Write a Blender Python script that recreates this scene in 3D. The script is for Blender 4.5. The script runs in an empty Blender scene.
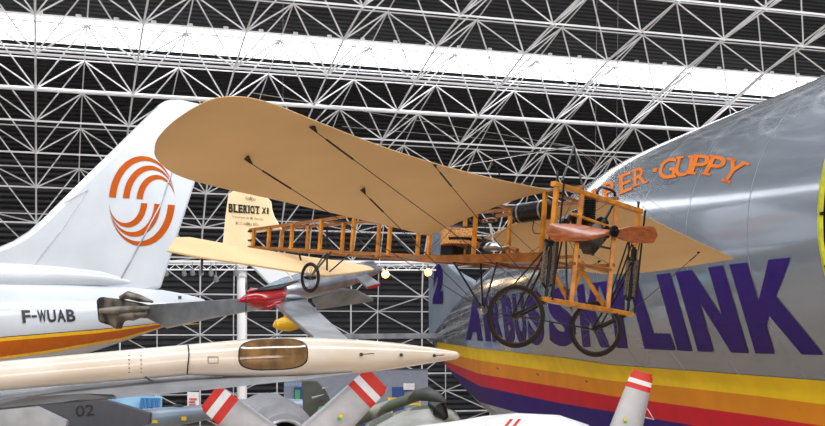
import bpy, bmesh, math, random
from mathutils import Vector as V, Matrix
from mathutils.bvhtree import BVHTree
random.seed(4)
sc = bpy.context.scene
# ------------------------------------------------------------------ camera, world, lights
F = 1155.0; HZ = 335.0; CX = 412.5; CAMZ = 7.0
cam = bpy.data.cameras.new('camera'); camo = bpy.data.objects.new('camera', cam)
sc.collection.objects.link(camo); sc.camera = camo
camo.location = (0, 0, CAMZ); camo.rotation_euler = (math.pi/2, 0, 0)
cam.sensor_width = 36; cam.lens = F/825*36; cam.shift_y = (HZ-213)/825; cam.clip_end = 500; cam.clip_start = .05
w = bpy.data.worlds.new('overcast_sky'); sc.world = w; w.use_nodes = True
w.node_tree.nodes['Background'].inputs[0].default_value = (.93, .96, 1, 1)
w.node_tree.nodes['Background'].inputs[1].default_value = 5
sc.view_settings.view_transform = 'Standard'; sc.view_settings.look = 'None'
sc.view_settings.gamma = 1; sc.view_settings.exposure = 0.0; sc.view_settings.use_curve_mapping = False
def area(name, loc, rot, sx, sy, e, col=(1, 1, 1)):
    l = bpy.data.lights.new(name, 'AREA'); l.shape = 'RECTANGLE'; l.size = sx; l.size_y = sy; l.energy = e; l.color = col
    o = bpy.data.objects.new(name, l); sc.collection.objects.link(o); o.location = loc; o.rotation_euler = rot
    return o
WA = math.atan2(.307, .952)
area('added_roof_light', (4, 12, 27.2), (0, 0, WA), 90, 4, 17000, (.95, .98, 1))  # added overhead lamp under the closed ceiling, in place of unbuilt skylights
area('added_roof_light', (-4, 34, 26.3), (0, 0, WA), 90, 3, 9000, (.95, .98, 1))  # second added overhead lamp, no roof opening above it
area('daylight_facade', (-4, -20, 10), (math.radians(90), 0, math.radians(-4)), 70, 10, 13500, (1, .92, .84))
area('added_roof_light', (8, 46, 24.6), (math.radians(62), 0, WA), 90, 3, 15000, (.97, .98, 1))  # added lamp out of view, tilted to brighten the far lattice

# ------------------------------------------------------------------ helpers
def P(px, py, Y): return V(((px-CX)/F*Y, Y, CAMZ+(HZ-py)/F*Y))
def ray(px, py): return V(((px-CX)/F, 1, (HZ-py)/F))
CO = V((0, 0, CAMZ))
def bp(px, py, p0, n):
    r = ray(px, py); return CO + r*((p0-CO).dot(n)/r.dot(n))
def proj(p): return (CX+F*p.x/p.y, HZ-F*(p.z-CAMZ)/p.y)

def mat(name, col, rough=.5, metal=0., col2=None, scale=4., bump=0., coat=0., stretch=None, spec=None, detail=4, thr=(.35, .65)):
    m = bpy.data.materials.new(name); m.use_nodes = True; nt = m.node_tree; b = nt.nodes['Principled BSDF']
    b.inputs['Roughness'].default_value = rough; b.inputs['Metallic'].default_value = metal
    b.inputs['Coat Weight'].default_value = coat; b.inputs['Coat Roughness'].default_value = .08
    if spec is not None: b.inputs['Specular IOR Level'].default_value = spec
    if col2 is None: col2 = tuple(c*.88 for c in col)
    tc = nt.nodes.new('ShaderNodeTexCoord'); mp = nt.nodes.new('ShaderNodeMapping'); nz = nt.nodes.new('ShaderNodeTexNoise')
    nz.inputs['Scale'].default_value = scale; nz.inputs['Detail'].default_value = detail
    if stretch: mp.inputs['Scale'].default_value = stretch
    cr = nt.nodes.new('ShaderNodeValToRGB')
    cr.color_ramp.elements[0].position = thr[0]; cr.color_ramp.elements[1].position = thr[1]
    cr.color_ramp.elements[0].color = (*col2, 1); cr.color_ramp.elements[1].color = (*col, 1)
    nt.links.new(tc.outputs['Object'], mp.inputs['Vector']); nt.links.new(mp.outputs[0], nz.inputs['Vector'])
    nt.links.new(nz.outputs['Fac'], cr.inputs[0]); nt.links.new(cr.outputs[0], b.inputs['Base Color'])
    if bump:
        bn = nt.nodes.new('ShaderNodeBump'); bn.inputs['Strength'].default_value = bump; bn.inputs['Distance'].default_value = .05
        nt.links.new(nz.outputs['Fac'], bn.inputs['Height']); nt.links.new(bn.outputs[0], b.inputs['Normal'])
    return m

class MB:
    def __init__(s): s.v = []; s.f = []
    def add(s, vs, fs):
        n = len(s.v); s.v += [V(p) for p in vs]; s.f += [tuple(i+n for i in f) for f in fs]; return s
    def tube(s, pts, r, n=8, r2=None, cap=True, flat=1.0):
        pts = [V(p) for p in pts]; rs = r if isinstance(r, (list, tuple)) else [r+((r2 if r2 is not None else r)-r)*i/max(1, len(pts)-1) for i in range(len(pts))]
        vs = []; prev = None
        for i, p in enumerate(pts):
            d = (pts[min(i+1, len(pts)-1)]-pts[max(i-1, 0)]).normalized()
            up = V((0, 0, 1)) if abs(d.z) < .95 else V((1, 0, 0))
            a = d.cross(up).normalized() if prev is None else (prev-d*prev.dot(d)).normalized()
            prev = a; b = d.cross(a)
            for k in range(n):
                t = 2*math.pi*k/n; vs.append(p+(a*math.cos(t)+b*math.sin(t)*flat)*rs[i])
        fs = [(i*n+k, i*n+(k+1) % n, (i+1)*n+(k+1) % n, (i+1)*n+k) for i in range(len(pts)-1) for k in range(n)]
        if cap: fs += [tuple(range(n))[::-1], tuple((len(pts)-1)*n+k for k in range(n))]
        return s.add(vs, fs)
    def bar(s, a, b, wd, ht, up=(0, 0, 1)):
        a = V(a); b = V(b); d = (b-a).normalized(); up = V(up)
        if abs(d.dot(up)) > .97: up = V((0, 1, 0)) if abs(d.y) < .9 else V((1, 0, 0))
        x = d.cross(up).normalized()*wd/2; z = x.normalized().cross(d).normalized()*ht/2
        return s.add([a-x-z, a+x-z, a+x+z, a-x+z, b-x-z, b+x-z, b+x+z, b-x+z],
                     [(0, 1, 2, 3), (7, 6, 5, 4), (0, 4, 5, 1), (1, 5, 6, 2), (2, 6, 7, 3), (3, 7, 4, 0)])
    def box(s, c, x, y, z):
        c = V(c); x = V(x); y = V(y); z = V(z)
        vs = [c+x*i+y*j+z*k for k in (-1, 1) for j in (-1, 1) for i in (-1, 1)]
        return s.add(vs, [(0, 2, 3, 1), (4, 5, 7, 6), (0, 1, 5, 4), (2, 6, 7, 3), (0, 4, 6, 2), (1, 3, 7, 5)])
    def loft(s, rings, cap=True, closed=True):
        n = len(rings[0]); vs = [p for r in rings for p in r]; m = n if closed else n-1
        fs = [(i*n+k, i*n+(k+1) % n, (i+1)*n+(k+1) % n, (i+1)*n+k) for i in range(len(rings)-1) for k in range(m)]
        if cap and closed: fs += [tuple(range(n))[::-1], tuple((len(rings)-1)*n+k for k in range(n))]
        return s.add(vs, fs)
    def lathe(s, axis_pts, rs, n=24, cap=True): return s.tube(axis_pts, list(rs), n, cap=cap)
    def prism(s, pts, off):
        n = len(pts); off = V(off); pts = [V(p) for p in pts]
        return s.add([p-off for p in pts]+[p+off for p in pts], [tuple(range(n)), tuple(range(2*n-1, n-1, -1))]+[(i, i+n, (i+1) % n+n, (i+1) % n) for i in range(n)])
    def torus(s, c, nrm, R, r, n=40, m=8, ax=None):
        nrm = V(nrm).normalized(); a = (V(ax) if ax else nrm.cross(V((0, 0, 1)))).normalized(); b = nrm.cross(a); vs = []
        for i in range(n):
            t = 2*math.pi*i/n; d = a*math.cos(t)+b*math.sin(t)
            for j in range(m):
                q = 2*math.pi*j/m; vs.append(V(c)+d*(R+r*math.cos(q))+nrm*r*math.sin(q))
        return s.add(vs, [(i*m+j, i*m+(j+1) % m, ((i+1) % n)*m+(j+1) % m, ((i+1) % n)*m+j) for i in range(n) for j in range(m)])
    def disc(s, c, nrm, R, th, n=24):
        nrm = V(nrm).normalized(); return s.tube([V(c)-nrm*th/2, V(c)+nrm*th/2], R, n)
    def ball(s, c, R, n=16, m=10, ax=(1, 1, 1)):
        c = V(c); vs = []
        for j in range(m+1):
            q = math.pi*j/m
            for i in range(n):
                t = 2*math.pi*i/n; vs.append(c+V((R*ax[0]*math.sin(q)*math.cos(t), R*ax[1]*math.sin(q)*math.sin(t), R*ax[2]*math.cos(q))))
        return s.add(vs, [(j*n+i, j*n+(i+1) % n, (j+1)*n+(i+1) % n, (j+1)*n+i) for j in range(m) for i in range(n)])
    def build(s, name, m, parent=None, smooth=True, bevel=0, label=None):
        org = base_of(parent) if parent else V((0, 0, 0))
        if not parent and s.v:
            org = V((sum(p.x for p in s.v)/len(s.v), sum(p.y for p in s.v)/len(s.v), min(p.z for p in s.v)))
        me = bpy.data.meshes.new(name); me.from_pydata([tuple(p-org) for p in s.v], [], s.f)
        bm = bmesh.new(); bm.from_mesh(me); bmesh.ops.remove_doubles(bm, verts=bm.verts, dist=1e-5)
        bmesh.ops.recalc_face_normals(bm, faces=bm.faces); bm.to_mesh(me); bm.free()
        me.materials.append(m)
        if smooth:
            me.shade_smooth()
            try: me.set_sharp_from_angle(angle=math.radians(35))
            except Exception: pass
        o = bpy.data.objects.new(name, me); sc.collection.objects.link(o)
        if parent: o.parent = parent
        else: o.location = org; ORG[o.name] = org
        if bevel:
            b = o.modifiers.new('bevel', 'BEVEL'); b.width = bevel; b.segments = 2; b.limit_method = 'ANGLE'
        if label: o['label'] = label
        return o
ORG = {}
def base_of(o):
    while o.parent: o = o.parent
    return ORG.get(o.name, V((0, 0, 0)))
def thing(name, loc, label, cat, group=None):
    o = bpy.data.objects.new(name, None); sc.collection.objects.link(o); o.location = loc; ORG[o.name] = V(loc); o.empty_display_size = .2
    return tag(o, label, cat, group)
def tag(o, label, cat, group=None):
    o['label'] = label; o['category'] = cat
    if group: o['group'] = group
    return o
def struct(o): o['kind'] = 'structure'; return o

# decals: 2-D polygons in a unit box, mapped to a surface
def glyph(ch, bold=.0, extrude=0):
    cu = bpy.data.curves.new('g', 'FONT'); cu.body = ch; cu.offset = bold; cu.resolution_u = 6
    o = bpy.data.objects.new('g', cu); sc.collection.objects.link(o)
    bpy.context.view_layer.update()
    me = bpy.data.meshes.new_from_object(o.evaluated_get(bpy.context.evaluated_depsgraph_get()))
    bpy.data.objects.remove(o); bpy.data.curves.remove(cu); return me
def glyph_bm(me, nx=3, ny=8):
    bm = bmesh.new(); bm.from_mesh(me); xs = [v.co.x for v in bm.verts]; ys = [v.co.y for v in bm.verts]
    x0, x1, y0, y1 = min(xs), max(xs), min(ys), max(ys)
    for v in bm.verts: v.co = V(((v.co.x-x0)/(x1-x0), (v.co.y-y0)/(y1-y0), 0))
    for ax, n in ((0, nx), (1, ny)):
        for i in range(1, n):
            c = V((0, 0, 0)); c[ax] = i/n; nn = V((0, 0, 0)); nn[ax] = 1
            bmesh.ops.bisect_plane(bm, geom=bm.verts[:]+bm.edges[:]+bm.faces[:], plane_co=c, plane_no=nn, dist=1e-5)
    return bm
def poly_bm(pts, nx=1, ny=1):
    bm = bmesh.new(); bm.faces.new([bm.verts.new((x, y, 0)) for x, y in pts])
    bm.normal_update(); bmesh.ops.triangulate(bm, faces=bm.faces[:])
    for ax, n in ((0, nx), (1, ny)):
        for i in range(1, n):
            c = V((0, 0, 0)); c[ax] = i/n; nn = V((0, 0, 0)); nn[ax] = 1
            bmesh.ops.bisect_plane(bm, geom=bm.verts[:]+bm.edges[:]+bm.faces[:], plane_co=c, plane_no=nn, dist=1e-5)
    return bm
def bm_to(mb, bm, fn):
    bm.verts.index_update(); mb.add([fn(v.co.x, v.co.y) for v in bm.verts], [tuple(v.index for v in f.verts) for f in bm.faces]); bm.free()
def quadmap(TL, TR, BL, BR):
    def f(u, v):
        t = V(TL)*(1-u)+V(TR)*u; b = V(BL)*(1-u)+V(BR)*u; return b*(1-v)+t*v
    return f
class Surf:                                                     # a real surface onto which painted markings are laid
    def __init__(s, mb, off=.03): s.t = BVHTree.FromPolygons([tuple(p) for p in mb.v], mb.f); s.off = off
    def __call__(s, px, py):
        for k in range(60):
            r = ray(px, py).normalized(); h = s.t.ray_cast(CO, r)
            if h[0] is not None: break
            px += -.5 if px > 600 else .5
        if h[0] is None: return P(px, py, 40)
        n = h[1]; n = -n if n.dot(r) > 0 else n
        return h[0]+n*s.off
def plane_surf(p0, n, off=.02):
    n = V(n).normalized(); n = -n if n.dot(CO-p0) < 0 else n
    return lambda px, py: bp(px, py, p0+n*off, n)
def text_px(mb, s, surf, quad, bold=0, gap=.12, ny=4, widths=None):
    """write s into an image-frame quad lying on a surface"""
    q = quadmap(*[(a[0], a[1], 0) for a in quad]); ws = [{'I': .35, ' ': .5, '-': .6, '·': .4, '1': .7, '.': .3}.get(c, 1) for c in s]
    tot = sum(ws)+gap*(len(s)-1); x = 0
    for c, wd in zip(s, ws):
        if c != ' ':
            bm = glyph_bm(glyph(c, bold), 2, ny); u0 = x/tot; u1 = (x+wd)/tot
            if c == '-': vm = lambda v: .42+.16*v
            elif c in '·': vm = lambda v: .4+.2*v
            elif c == '.': vm = lambda v: .14*v
            elif c.islower() and c not in 'bdfhklitgpqyjé': vm = lambda v: .68*v
            elif c in 'gpqyj': vm = lambda v: .95*v-.27
            else: vm = lambda v: v
            bm_to(mb, bm, lambda u, v: surf(*q(u0+(u1-u0)*u, vm(v)).xy))
        x += wd+gap

# ------------------------------------------------------------------ materials
M = {}
M['white_steel'] = mat('white_painted_steel', (.82, .82, .84), .4, col2=(.7, .7, .72), scale=.6)
M['clad'] = None
M['floor'] = mat('warm_concrete', (.40, .30, .21), .3, scale=.4)
M['guppy'] = mat('grey_aircraft_paint', (.28, .33, .40), .18, .25, col2=(.21, .255, .32), scale=.9, bump=.03, coat=1, stretch=(.6, .15, 1), detail=6)
M['seam'] = mat('seam_grey_paint', (.36, .41, .47), .4)
M['guppy_fin'] = mat('blue_grey_paint', (.38, .46, .56), .35, .2, scale=.8)
M['clad_side'] = mat('grey_side_cladding', (.1, .105, .12), .6)
M['navy'] = mat('dark_violet_blue_paint', (.035, .012, .17), .5, spec=.15)
M['orange'] = mat('orange_paint', (.85, .2, .01), .5, spec=.2)
M['yellow'] = mat('yellow_paint', (.95, .62, .01), .5, spec=.25, coat=.05, scale=1)
M['orange_band'] = mat('orange_band_paint', (.78, .27, .01), .5, spec=.25, coat=.05, scale=1)
M['red_band'] = mat('red_band_paint', (.62, .01, .025), .5, spec=.25, coat=.05, scale=1)
M['flange'] = mat('yellow_green_primer', (.58, .6, .02), .45, col2=(.4, .4, .02))
M['black'] = mat('black_metal', (.012, .012, .014), .3, .3)
M['blackmatt'] = mat('black_hold_darkness', (.006, .006, .006), .9)  # near-black colour stands for the darkness inside the open hold
M['linen'] = mat('tan_doped_linen', (.74, .51, .265), .65, col2=(.66, .445, .22), scale=.9, bump=.04, detail=8)
M['linen_pale'] = mat('cream_doped_linen', (.95, .77, .5), .6, col2=(.88, .7, .44), scale=2)
M['ash'] = mat('varnished_ash_wood', (.62, .25, .025), .35, col2=(.4, .14, .012), scale=9, coat=.2)
M['ash_dark'] = mat('varnished_brown_wood', (.34, .13, .03), .35, col2=(.2, .07, .014), scale=9, coat=.2)
M['mahog'] = mat('polished_mahogany', (.44, .12, .028), .38, col2=(.22, .05, .012), scale=7, coat=.25, stretch=(1, 1, 6))
M['tyre'] = mat('dark_rubber', (.022, .014, .01), .75, spec=.2)
M['steel'] = mat('bare_steel', (.5, .5, .52), .3, .9)
M['wicker'] = mat('woven_wicker', (.85, .45, .15), .6, col2=(.4, .18, .05), scale=60, bump=.5)
M['bungee'] = mat('woven_bungee_cord', (.17, .13, .10), .85, col2=(.04, .03, .025), scale=60, bump=.3)
M['white'] = mat('white_gloss_paint', (.55, .58, .625), .25, col2=(.49, .52, .565), scale=.5, coat=.4)
M['logo'] = mat('burnt_orange_paint', (.42, .075, .002), .5, spec=.15)
M['stripe_o'] = mat('rust_orange_paint', (.5, .11, .004), .35)
M['stripe_y'] = mat('amber_paint', (.9, .5, .02), .3, coat=.3)
M['ink'] = mat('black_paint', (.012, .012, .014), .5)
M['cream'] = mat('cream_gloss_paint', (.74, .67, .60), .22, col2=(.66, .56, .45), scale=1.5, coat=.5, stretch=(.4, 1, 1))
M['grey_wing'] = mat('pale_grey_paint', (.38, .39, .42), .3, .3, col2=(.22, .23, .26), scale=1.2)
M['silver'] = mat('polished_aluminium', (.62, .64, .68), .28, .85, col2=(.4, .42, .45), scale=2)
M['worn'] = mat('weathered_bare_metal', (.26, .24, .21), .45, .5, col2=(.07, .06, .05), scale=3, bump=.3)
M['worn_dark'] = mat('sooty_bare_metal', (.15, .125, .1), .55, .4, col2=(.012, .01, .008), scale=5, bump=.4, stretch=(1, 1, .4))
M['spoke'] = mat('dull_spoke_steel', (.16, .15, .15), .5, .6)
M['red'] = mat('glossy_red_paint', (.42, .006, .01), .2, coat=.6)
M['redtip'] = mat('signal_red_paint', (.62, .02, .012), .45)
M['whitetip'] = mat('white_band_paint', (.82, .82, .85), .4)
M['blade'] = mat('light_grey_blade_paint', (.42, .42, .46), .35, .2, col2=(.35, .35, .38), scale=3)
M['yellow_tank'] = mat('golden_yellow_paint', (.85, .48, .01), .3, coat=.5)
M['navy_fin'] = mat('dark_slate_paint', (.075, .08, .105), .55)
M['bluegrey'] = mat('blue_grey_aircraft_paint', (.3, .37, .46), .35, .2, col2=(.22, .28, .36), scale=1.5)
M['camo'] = mat('grey_green_camouflage', (.34, .35, .31), .45, col2=(.10, .12, .085), scale=.9, thr=(.47, .53))
M['camo_dark'] = mat('dark_green_camouflage', (.07, .08, .065), .5, col2=(.035, .04, .035), scale=1.2)
M['booth'] = mat('slate_blue_panel', (.27, .3, .38), .6)
M['bluedoor'] = mat('deep_blue_panel', (.015, .06, .28), .4)
M['skyblue'] = mat('sky_blue_print', (.2, .5, .82), .5, col2=(.35, .65, .9), scale=1)
M['green'] = mat('green_print', (.05, .4, .12), .5)
M['amber_glass'] = None

def glassy(name, col, alpha, rough=.08):
    m = bpy.data.materials.new(name); m.use_nodes = True; nt = m.node_tree; nt.nodes.clear()
    out = nt.nodes.new('ShaderNodeOutputMaterial'); mx = nt.nodes.new('ShaderNodeMixShader'); t = nt.nodes.new('ShaderNodeBsdfTransparent')
    g = nt.nodes.new('ShaderNodeBsdfPrincipled'); g.inputs['Base Color'].default_value = (*col, 1); g.inputs['Roughness'].default_value = rough
    t.inputs[0].default_value = (*[min(1, c*1.0) for c in col], 1) if alpha > .1 else (1, 1, 1, 1)
    mx.inputs[0].default_value = alpha
    nt.links.new(t.outputs[0], mx.inputs[1]); nt.links.new(g.outputs[0], mx.inputs[2]); nt.links.new(mx.outputs[0], out.inputs[0]); return m
M['glazing'] = glassy('clear_roof_glazing', (.9, .93, .96), .06)
M['amber_glass'] = glassy('smoked_brown_glazing', (.3, .17, .07), .6, .1)
M['canopy'] = glassy('aircraft_canopy_glazing', (.5, .6, .7), .5, .05)
def emis(name, col, st):
    m = bpy.data.materials.new(name); m.use_nodes = True; b = m.node_tree.nodes['Principled BSDF']
    b.inputs['Emission Color'].default_value = (*col, 1); b.inputs['Emission Strength'].default_value = st; b.inputs['Base Color'].default_value = (*col, 1); return m
M['lamp'] = emis('warm_lamp_glow', (1, .5, .13), 4.5)

m = bpy.data.materials.new('dark_corrugated_cladding'); m.use_nodes = True; nt = m.node_tree; b = nt.nodes['Principled BSDF']
b.inputs['Roughness'].default_value = .55
uv = nt.nodes.new('ShaderNodeUVMap'); wv = nt.nodes.new('ShaderNodeTexWave'); wv.bands_direction = 'Y'; wv.inputs['Scale'].default_value = .7
cr = nt.nodes.new('ShaderNodeValToRGB'); cr.color_ramp.elements[0].color = (.005, .006, .008, 1); cr.color_ramp.elements[1].color = (.02, .021, .028, 1)
bn = nt.nodes.new('ShaderNodeBump'); bn.inputs['Distance'].default_value = .1; bn.inputs['Strength'].default_value = .8
nt.links.new(uv.outputs[0], wv.inputs[0]); nt.links.new(wv.outputs['Fac'], cr.inputs[0]); nt.links.new(cr.outputs[0], b.inputs['Base Color'])
nt.links.new(wv.outputs['Fac'], bn.inputs['Height']); nt.links.new(bn.outputs[0], b.inputs['Normal'])
M['clad'] = m

# ------------------------------------------------------------------ hangar
def H(u, n, z): return V((.952*u-.307*n, .307*u+.952*n, z+CAMZ))
A = [(87, -9.1), (87, -6.1), (87, -3.05), (87, 0), (87, 3.05), (86.7, 5.75), (85.5, 7.9), (83.8, 10.2), (81.3, 12.2), (78.3, 13.8), (74.7, 15.15), (70.8, 16.4), (66.7, 17.6),
     (62.4, 18.4), (58, 19.1), (53.6, 19.6), (49.2, 20.0), (44.8, 20.3), (40.4, 20.5)]
def outn(k, pts):
    a = V(pts[max(0, k-1)]); b = V(pts[min(len(pts)-1, k+1)]); t = (b-a).normalized(); return V((t.y, -t.x))
Bp = []
for k in range(len(A)-1):
    a = V(A[k]); b_ = V(A[k+1]); t = (b_-a).normalized(); 
    q = k+.5-3; ph = math.radians(0 if q < 0 else (q/1.5*25 if q < 1.5 else (25+(q-1.5)/1.5*35 if q < 3 else (60+(q-3)*20 if q < 4.5 else min(118, 90+(q-4.5)*13)))))
    Bp.append(tuple((a+b_)/2+V((math.cos(ph), math.sin(ph)))*(2.6 if q < 3 else 3.0)))
PU = 5.82; U0 = -.26; IR = range(-2, 12)
mb = MB()
for k, (n, z) in enumerate(A):
    if k == 0: continue
    mb.tube([H(U0+PU*-2, n, z), H(U0+PU*11, n, z)], .125 if k == 10 else .065, 6)
for k, (n, z) in enumerate(Bp): mb.tube([H(U0+PU*-1.5, n, z), H(U0+PU*11.5, n, z)], .045, 6)
for i in IR:
    mb.tube([H(U0+PU*i, n, z) for n, z in A], .065, 6)
    mb.tube([H(U0+PU*(i+.5), n, z) for n, z in Bp], .045, 6)
    for k in range(1, len(A)):
        p = H(U0+PU*i, *A[k]); mb.ball(p, .13, 8, 6)
        for kk in (k-1, k):
            if 0 <= kk < len(Bp):
                for s in (-.5, .5): mb.tube([p, H(U0+PU*(i+s), *Bp[kk])], .05, 5, cap=False)
struct(mb.build('trim_1', M['white_steel']))['label'] = 'white tubular space frame lining hangar wall and roof'
# cladding profile
C = []
for k in range(len(Bp)):
    o_ = outn(k, Bp); C.append(V(Bp[k])+o_*.9)
C[0] = V((C[1].x, -7.2))
for n, z in ((20, 21.6), (0, 21.2), (-32, 20)): C.append(V((n, z)))
fine = []
for k in range(len(C)-1):
    for j in range(8): fine.append(C[k].lerp(C[k+1], j/8))
fine.append(C[-1])
def y_at(nz, px):   # picture row of a profile point seen in a given picture column
    t = (px-CX)/F; n, z = nz; u = (t*.952*n+.307*n)/(.952-.307*t); p = H(u, n, z); return proj(p)[1]
def find(py, px):
    for a, b_ in zip(fine, fine[1:]):
        ya, yb = y_at(a, px), y_at(b_, px)
        if ya >= py > yb: return a.lerp(b_, (ya-py)/(ya-yb))
ilow, ihigh = find(46.5, 100), find(19, 100)
print('skylight', ilow, ihigh, [round(y_at(q, 700)) for q in (ilow, ihigh)])
def clad(name, pts):
    me = bpy.data.meshes.new(name); vs = []; fs = []; uvs = []; L = 0; us = [-62, 90]
    Ls = [0]
    for a, b_ in zip(pts, pts[1:]): Ls.append(Ls[-1]+(b_-a).length)
    for q in pts:
        for u in us: vs.append(tuple(H(u, q.x, q.y)))
    for i in range(len(pts)-1): fs.append((2*i, 2*i+1, 2*i+3, 2*i+2))
    me.from_pydata(vs, [], fs); l = me.uv_layers.new(name='UVMap')
    for p in me.polygons:
        for li in p.loop_indices:
            vi = me.loops[li].vertex_index; l.data[li].uv = (us[vi % 2], Ls[vi//2])
    me.materials.append(M['clad']); o = bpy.data.objects.new(name, me); sc.collection.objects.link(o); return struct(o)
low = [q for q in fine if q.x > ilow.x-1e-6 and q.y < ilow.y]+[ilow]
high = [ihigh]+[q for q in fine if q.x < ihigh.x]
clad('wall_back', low)
clad('ceiling', high)
# glazed strip between them
wn = thing('window_1', H(20, ilow.x, ilow.y), 'long white daylight strip glazed across the hangar roof', 'window'); wn['kind'] = 'structure'
mb = MB(); mb.add([H(-62, *ilow), H(90, *ilow), H(90, *ihigh), H(-62, *ihigh)], [(0, 1, 2, 3)]); mb.build('pane', M['glazing'], wn)
mb = MB()
for i in range(-10, 31): mb.tube([H(i*2.9, *ilow), H(i*2.9, *ihigh)], .04, 4)
dv = (ihigh-ilow); on = V((dv.y, -dv.x)).normalized()
q = ilow-on*.25+dv*.0
mb.tube([H(-30, *(ilow+dv*.12-on*.1)), H(90, *(ilow+dv*.12-on*.1))], .05, 4)
mb.build('window_frame', M['white_steel'], wn)
mb = MB()
for t_ in (0, -.12, -.3): q = ilow+dv.normalized()*(t_*3)-on*.35; mb.tube([H(-30, *q), H(90, *q)], .06, 6)
struct(mb.build('trim_2', M['white_steel']))
mb = MB()
for i in range(-6, 30): # small brackets along the strip's upper edge
    q = ihigh+dv.normalized()*.3-on*.15; mb.box(H(i*2.2, *q), H(.14, 0, 0)-H(0, 0, 0), (0, .12, 0), (0, 0, .12))
struct(mb.build('trim_3', M['white_steel']))
mb = MB(); mb.box((5, 30, -.15), (75, 0, 0), (0, 80, 0), (0, 0, .15)); struct(mb.build('floor', M['floor'], smooth=False))
for nm_w, uu in (('wall_left', -62), ('wall_right', 88)):
    mb = MB(); a = H(uu, -32, 10-CAMZ); b_ = H(uu, 90, 10-CAMZ); mb.bar(a, b_, .3, 38); struct(mb.build(nm_w, M['clad_side'], smooth=False))
mb = MB(); mb.bar(H(-62, -32, 4), H(88, -32, 4), .3, 38); struct(mb.build('wall_rear', M['clad_side'], smooth=False))

# ------------------------------------------------------------------ Super Guppy
gd = V((-.1806, .9836, 0)); ge = V((.9836, .1806, 0))
def G(s, t, z): return gd*s+ge*t+V((0, 0, z+CAMZ))
GA = 14.8
ST = [(19.2, 3.8, 2.13, 2.25, -5.4), (24, 3.8, 2.13, 2.25, -5.4), (29, 3.8, 2.13, 2.25, -5.4), (34, 3.78, 2.13, 2.25, -5.4), (37, 3.66, 2.03, 2.2, -5.4), (40, 3.47, 1.9, 2.1, -5.35), (44, 3.17, 1.72, 2.05, -5.2), (48, 2.82, 1.5, 1.95, -5.0),
      (52, 2.46, 1.26, 1.75, -4.6), (56, 2.1, 1.0, 1.5, -4.1), (60, 1.7, .72, 1.2, -3.5), (64, 1.3, .4, .9, -2.8), (68, .85, .1, .6, -1.9), (71, .5, -.12, .35, -1.2), (73.2, .12, -.3, .08, -.6)]
def gsec(s, R, h, wl, zb, N=36, sc_=1.0):
    top = h+R; mid = (top+zb)/2; half = (top-zb)/2; L = []
    for i in range(N+1):
        z = mid+half*math.cos(math.pi*i/N); w1 = math.sqrt(max(0, R*R-(z-h)**2)); q = (h-z)/(h-zb)
        w2 = wl*max(0, 1-q**4)**.5 if z < h else 0
        p = 8; L.append((( w1**p+w2**p)**(1/p) if w1+w2 > 0 else 0, z))
    pts = [G(s, GA-w_*sc_, (z-mid)*sc_+mid) for w_, z in L]+[G(s, GA+w_*sc_, (z-mid)*sc_+mid) for w_, z in L[-2:0:-1]]
    return pts
def interp(ST, n=3):
    out = []
    for j in range(len(ST)-1):
        p0 = ST[max(0, j-1)]; p1 = ST[j]; p2 = ST[j+1]; p3 = ST[min(len(ST)-1, j+2)]
        for k in range(n):
            t = k/n; out.append(tuple(p1[i]+(p2[i]-p1[i])*t if (i == 0) else
                .5*((2*p1[i])+(-p0[i]+p2[i])*t+(2*p0[i]-5*p1[i]+4*p2[i]-p3[i])*t*t+(-p0[i]+3*p1[i]-3*p2[i]+p3[i])*t**3) for i in range(5)))
    out.append(ST[-1]); return out
STF = interp(ST)
gup = thing('cargo_aircraft', G(40, GA, -7), 'huge bulbous grey cargo aircraft with violet lettering and yellow, orange and red stripes', 'aircraft')
mb = MB(); mb.loft([gsec(*s) for s in STF], cap=False); mb.f = [t for f in mb.f for t in ((f[0], f[1], f[2]), (f[0], f[2], f[3]))]; gs = Surf(mb, .02); gm = mb
body = mb.build('fuselage', M['guppy'], gup)
mb = MB(); mb.loft([gsec(*ST[0], sc_=.965), gsec(24, *ST[1][1:], sc_=.96), gsec(33, *ST[1][1:], sc_=.9)], cap=False)
r_ = gsec(33, *ST[1][1:], sc_=.9); mb.add(r_, [tuple(range(len(r_)))]); mb.build('hold_lining', M['blackmatt'], gup)
mb = MB(); a_ = gsec(19.18, *ST[0][1:], sc_=1.004); b_ = gsec(19.18, *ST[0][1:], sc_=.984); c_ = gsec(19.25, *ST[0][1:], sc_=1.004); d_ = gsec(19.3, *ST[0][1:], sc_=.984)
n = len(a_)
mb.loft([d_, b_, a_, c_], cap=False); fl = mb.build('hinge_flange', M['flange'], gup, smooth=False, label='yellow green hinge flange around the open nose')
for i in range(2, 60, 2):
    q = a_[i].lerp(b_[i], .5); mb = MB(); mb.disc(q-gd*.02, gd, .035, .05, 10); mb.build('bolt', M['black'], fl)
# stripes laid on the skin
def band(name, top, bot, m, x0, x1, surf, par, n=70, rows=4):
    def ip(L, x):
        for (xa, ya), (xb, yb) in zip(L, L[1:]):
            if x <= xb: return ya+(yb-ya)*(x-xa)/(xb-xa)
        return L[-1][1]
    mb = MB(); vs = []; fs = []
    for i in range(n+1):
        x = x0+(x1-x0)*i/n
        for j in range(rows+1): vs.append(surf(x, ip(top, x)*(1-j/rows)+ip(bot, x)*j/rows))
    R = rows+1
    for i in range(n):
        for j in range(rows): fs.append((i*R+j, i*R+j+1, (i+1)*R+j+1, (i+1)*R+j))
    mb.add(vs, fs); return mb.build(name, m, par)
l0 = [(437, 342), (480, 348.5), (560, 357), (610, 364.5), (700, 371), (760, 375.5), (815, 379.5), (860, 383)]
l1 = [(437, 351), (480, 360.5), (560, 372.5), (610, 380.5), (680, 387), (760, 396), (815, 403), (860, 408)]
l2 = [(437, 358), (480, 374), (560, 387), (610, 395.5), (680, 405), (760, 416), (815, 424.5), (860, 431)]
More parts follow.
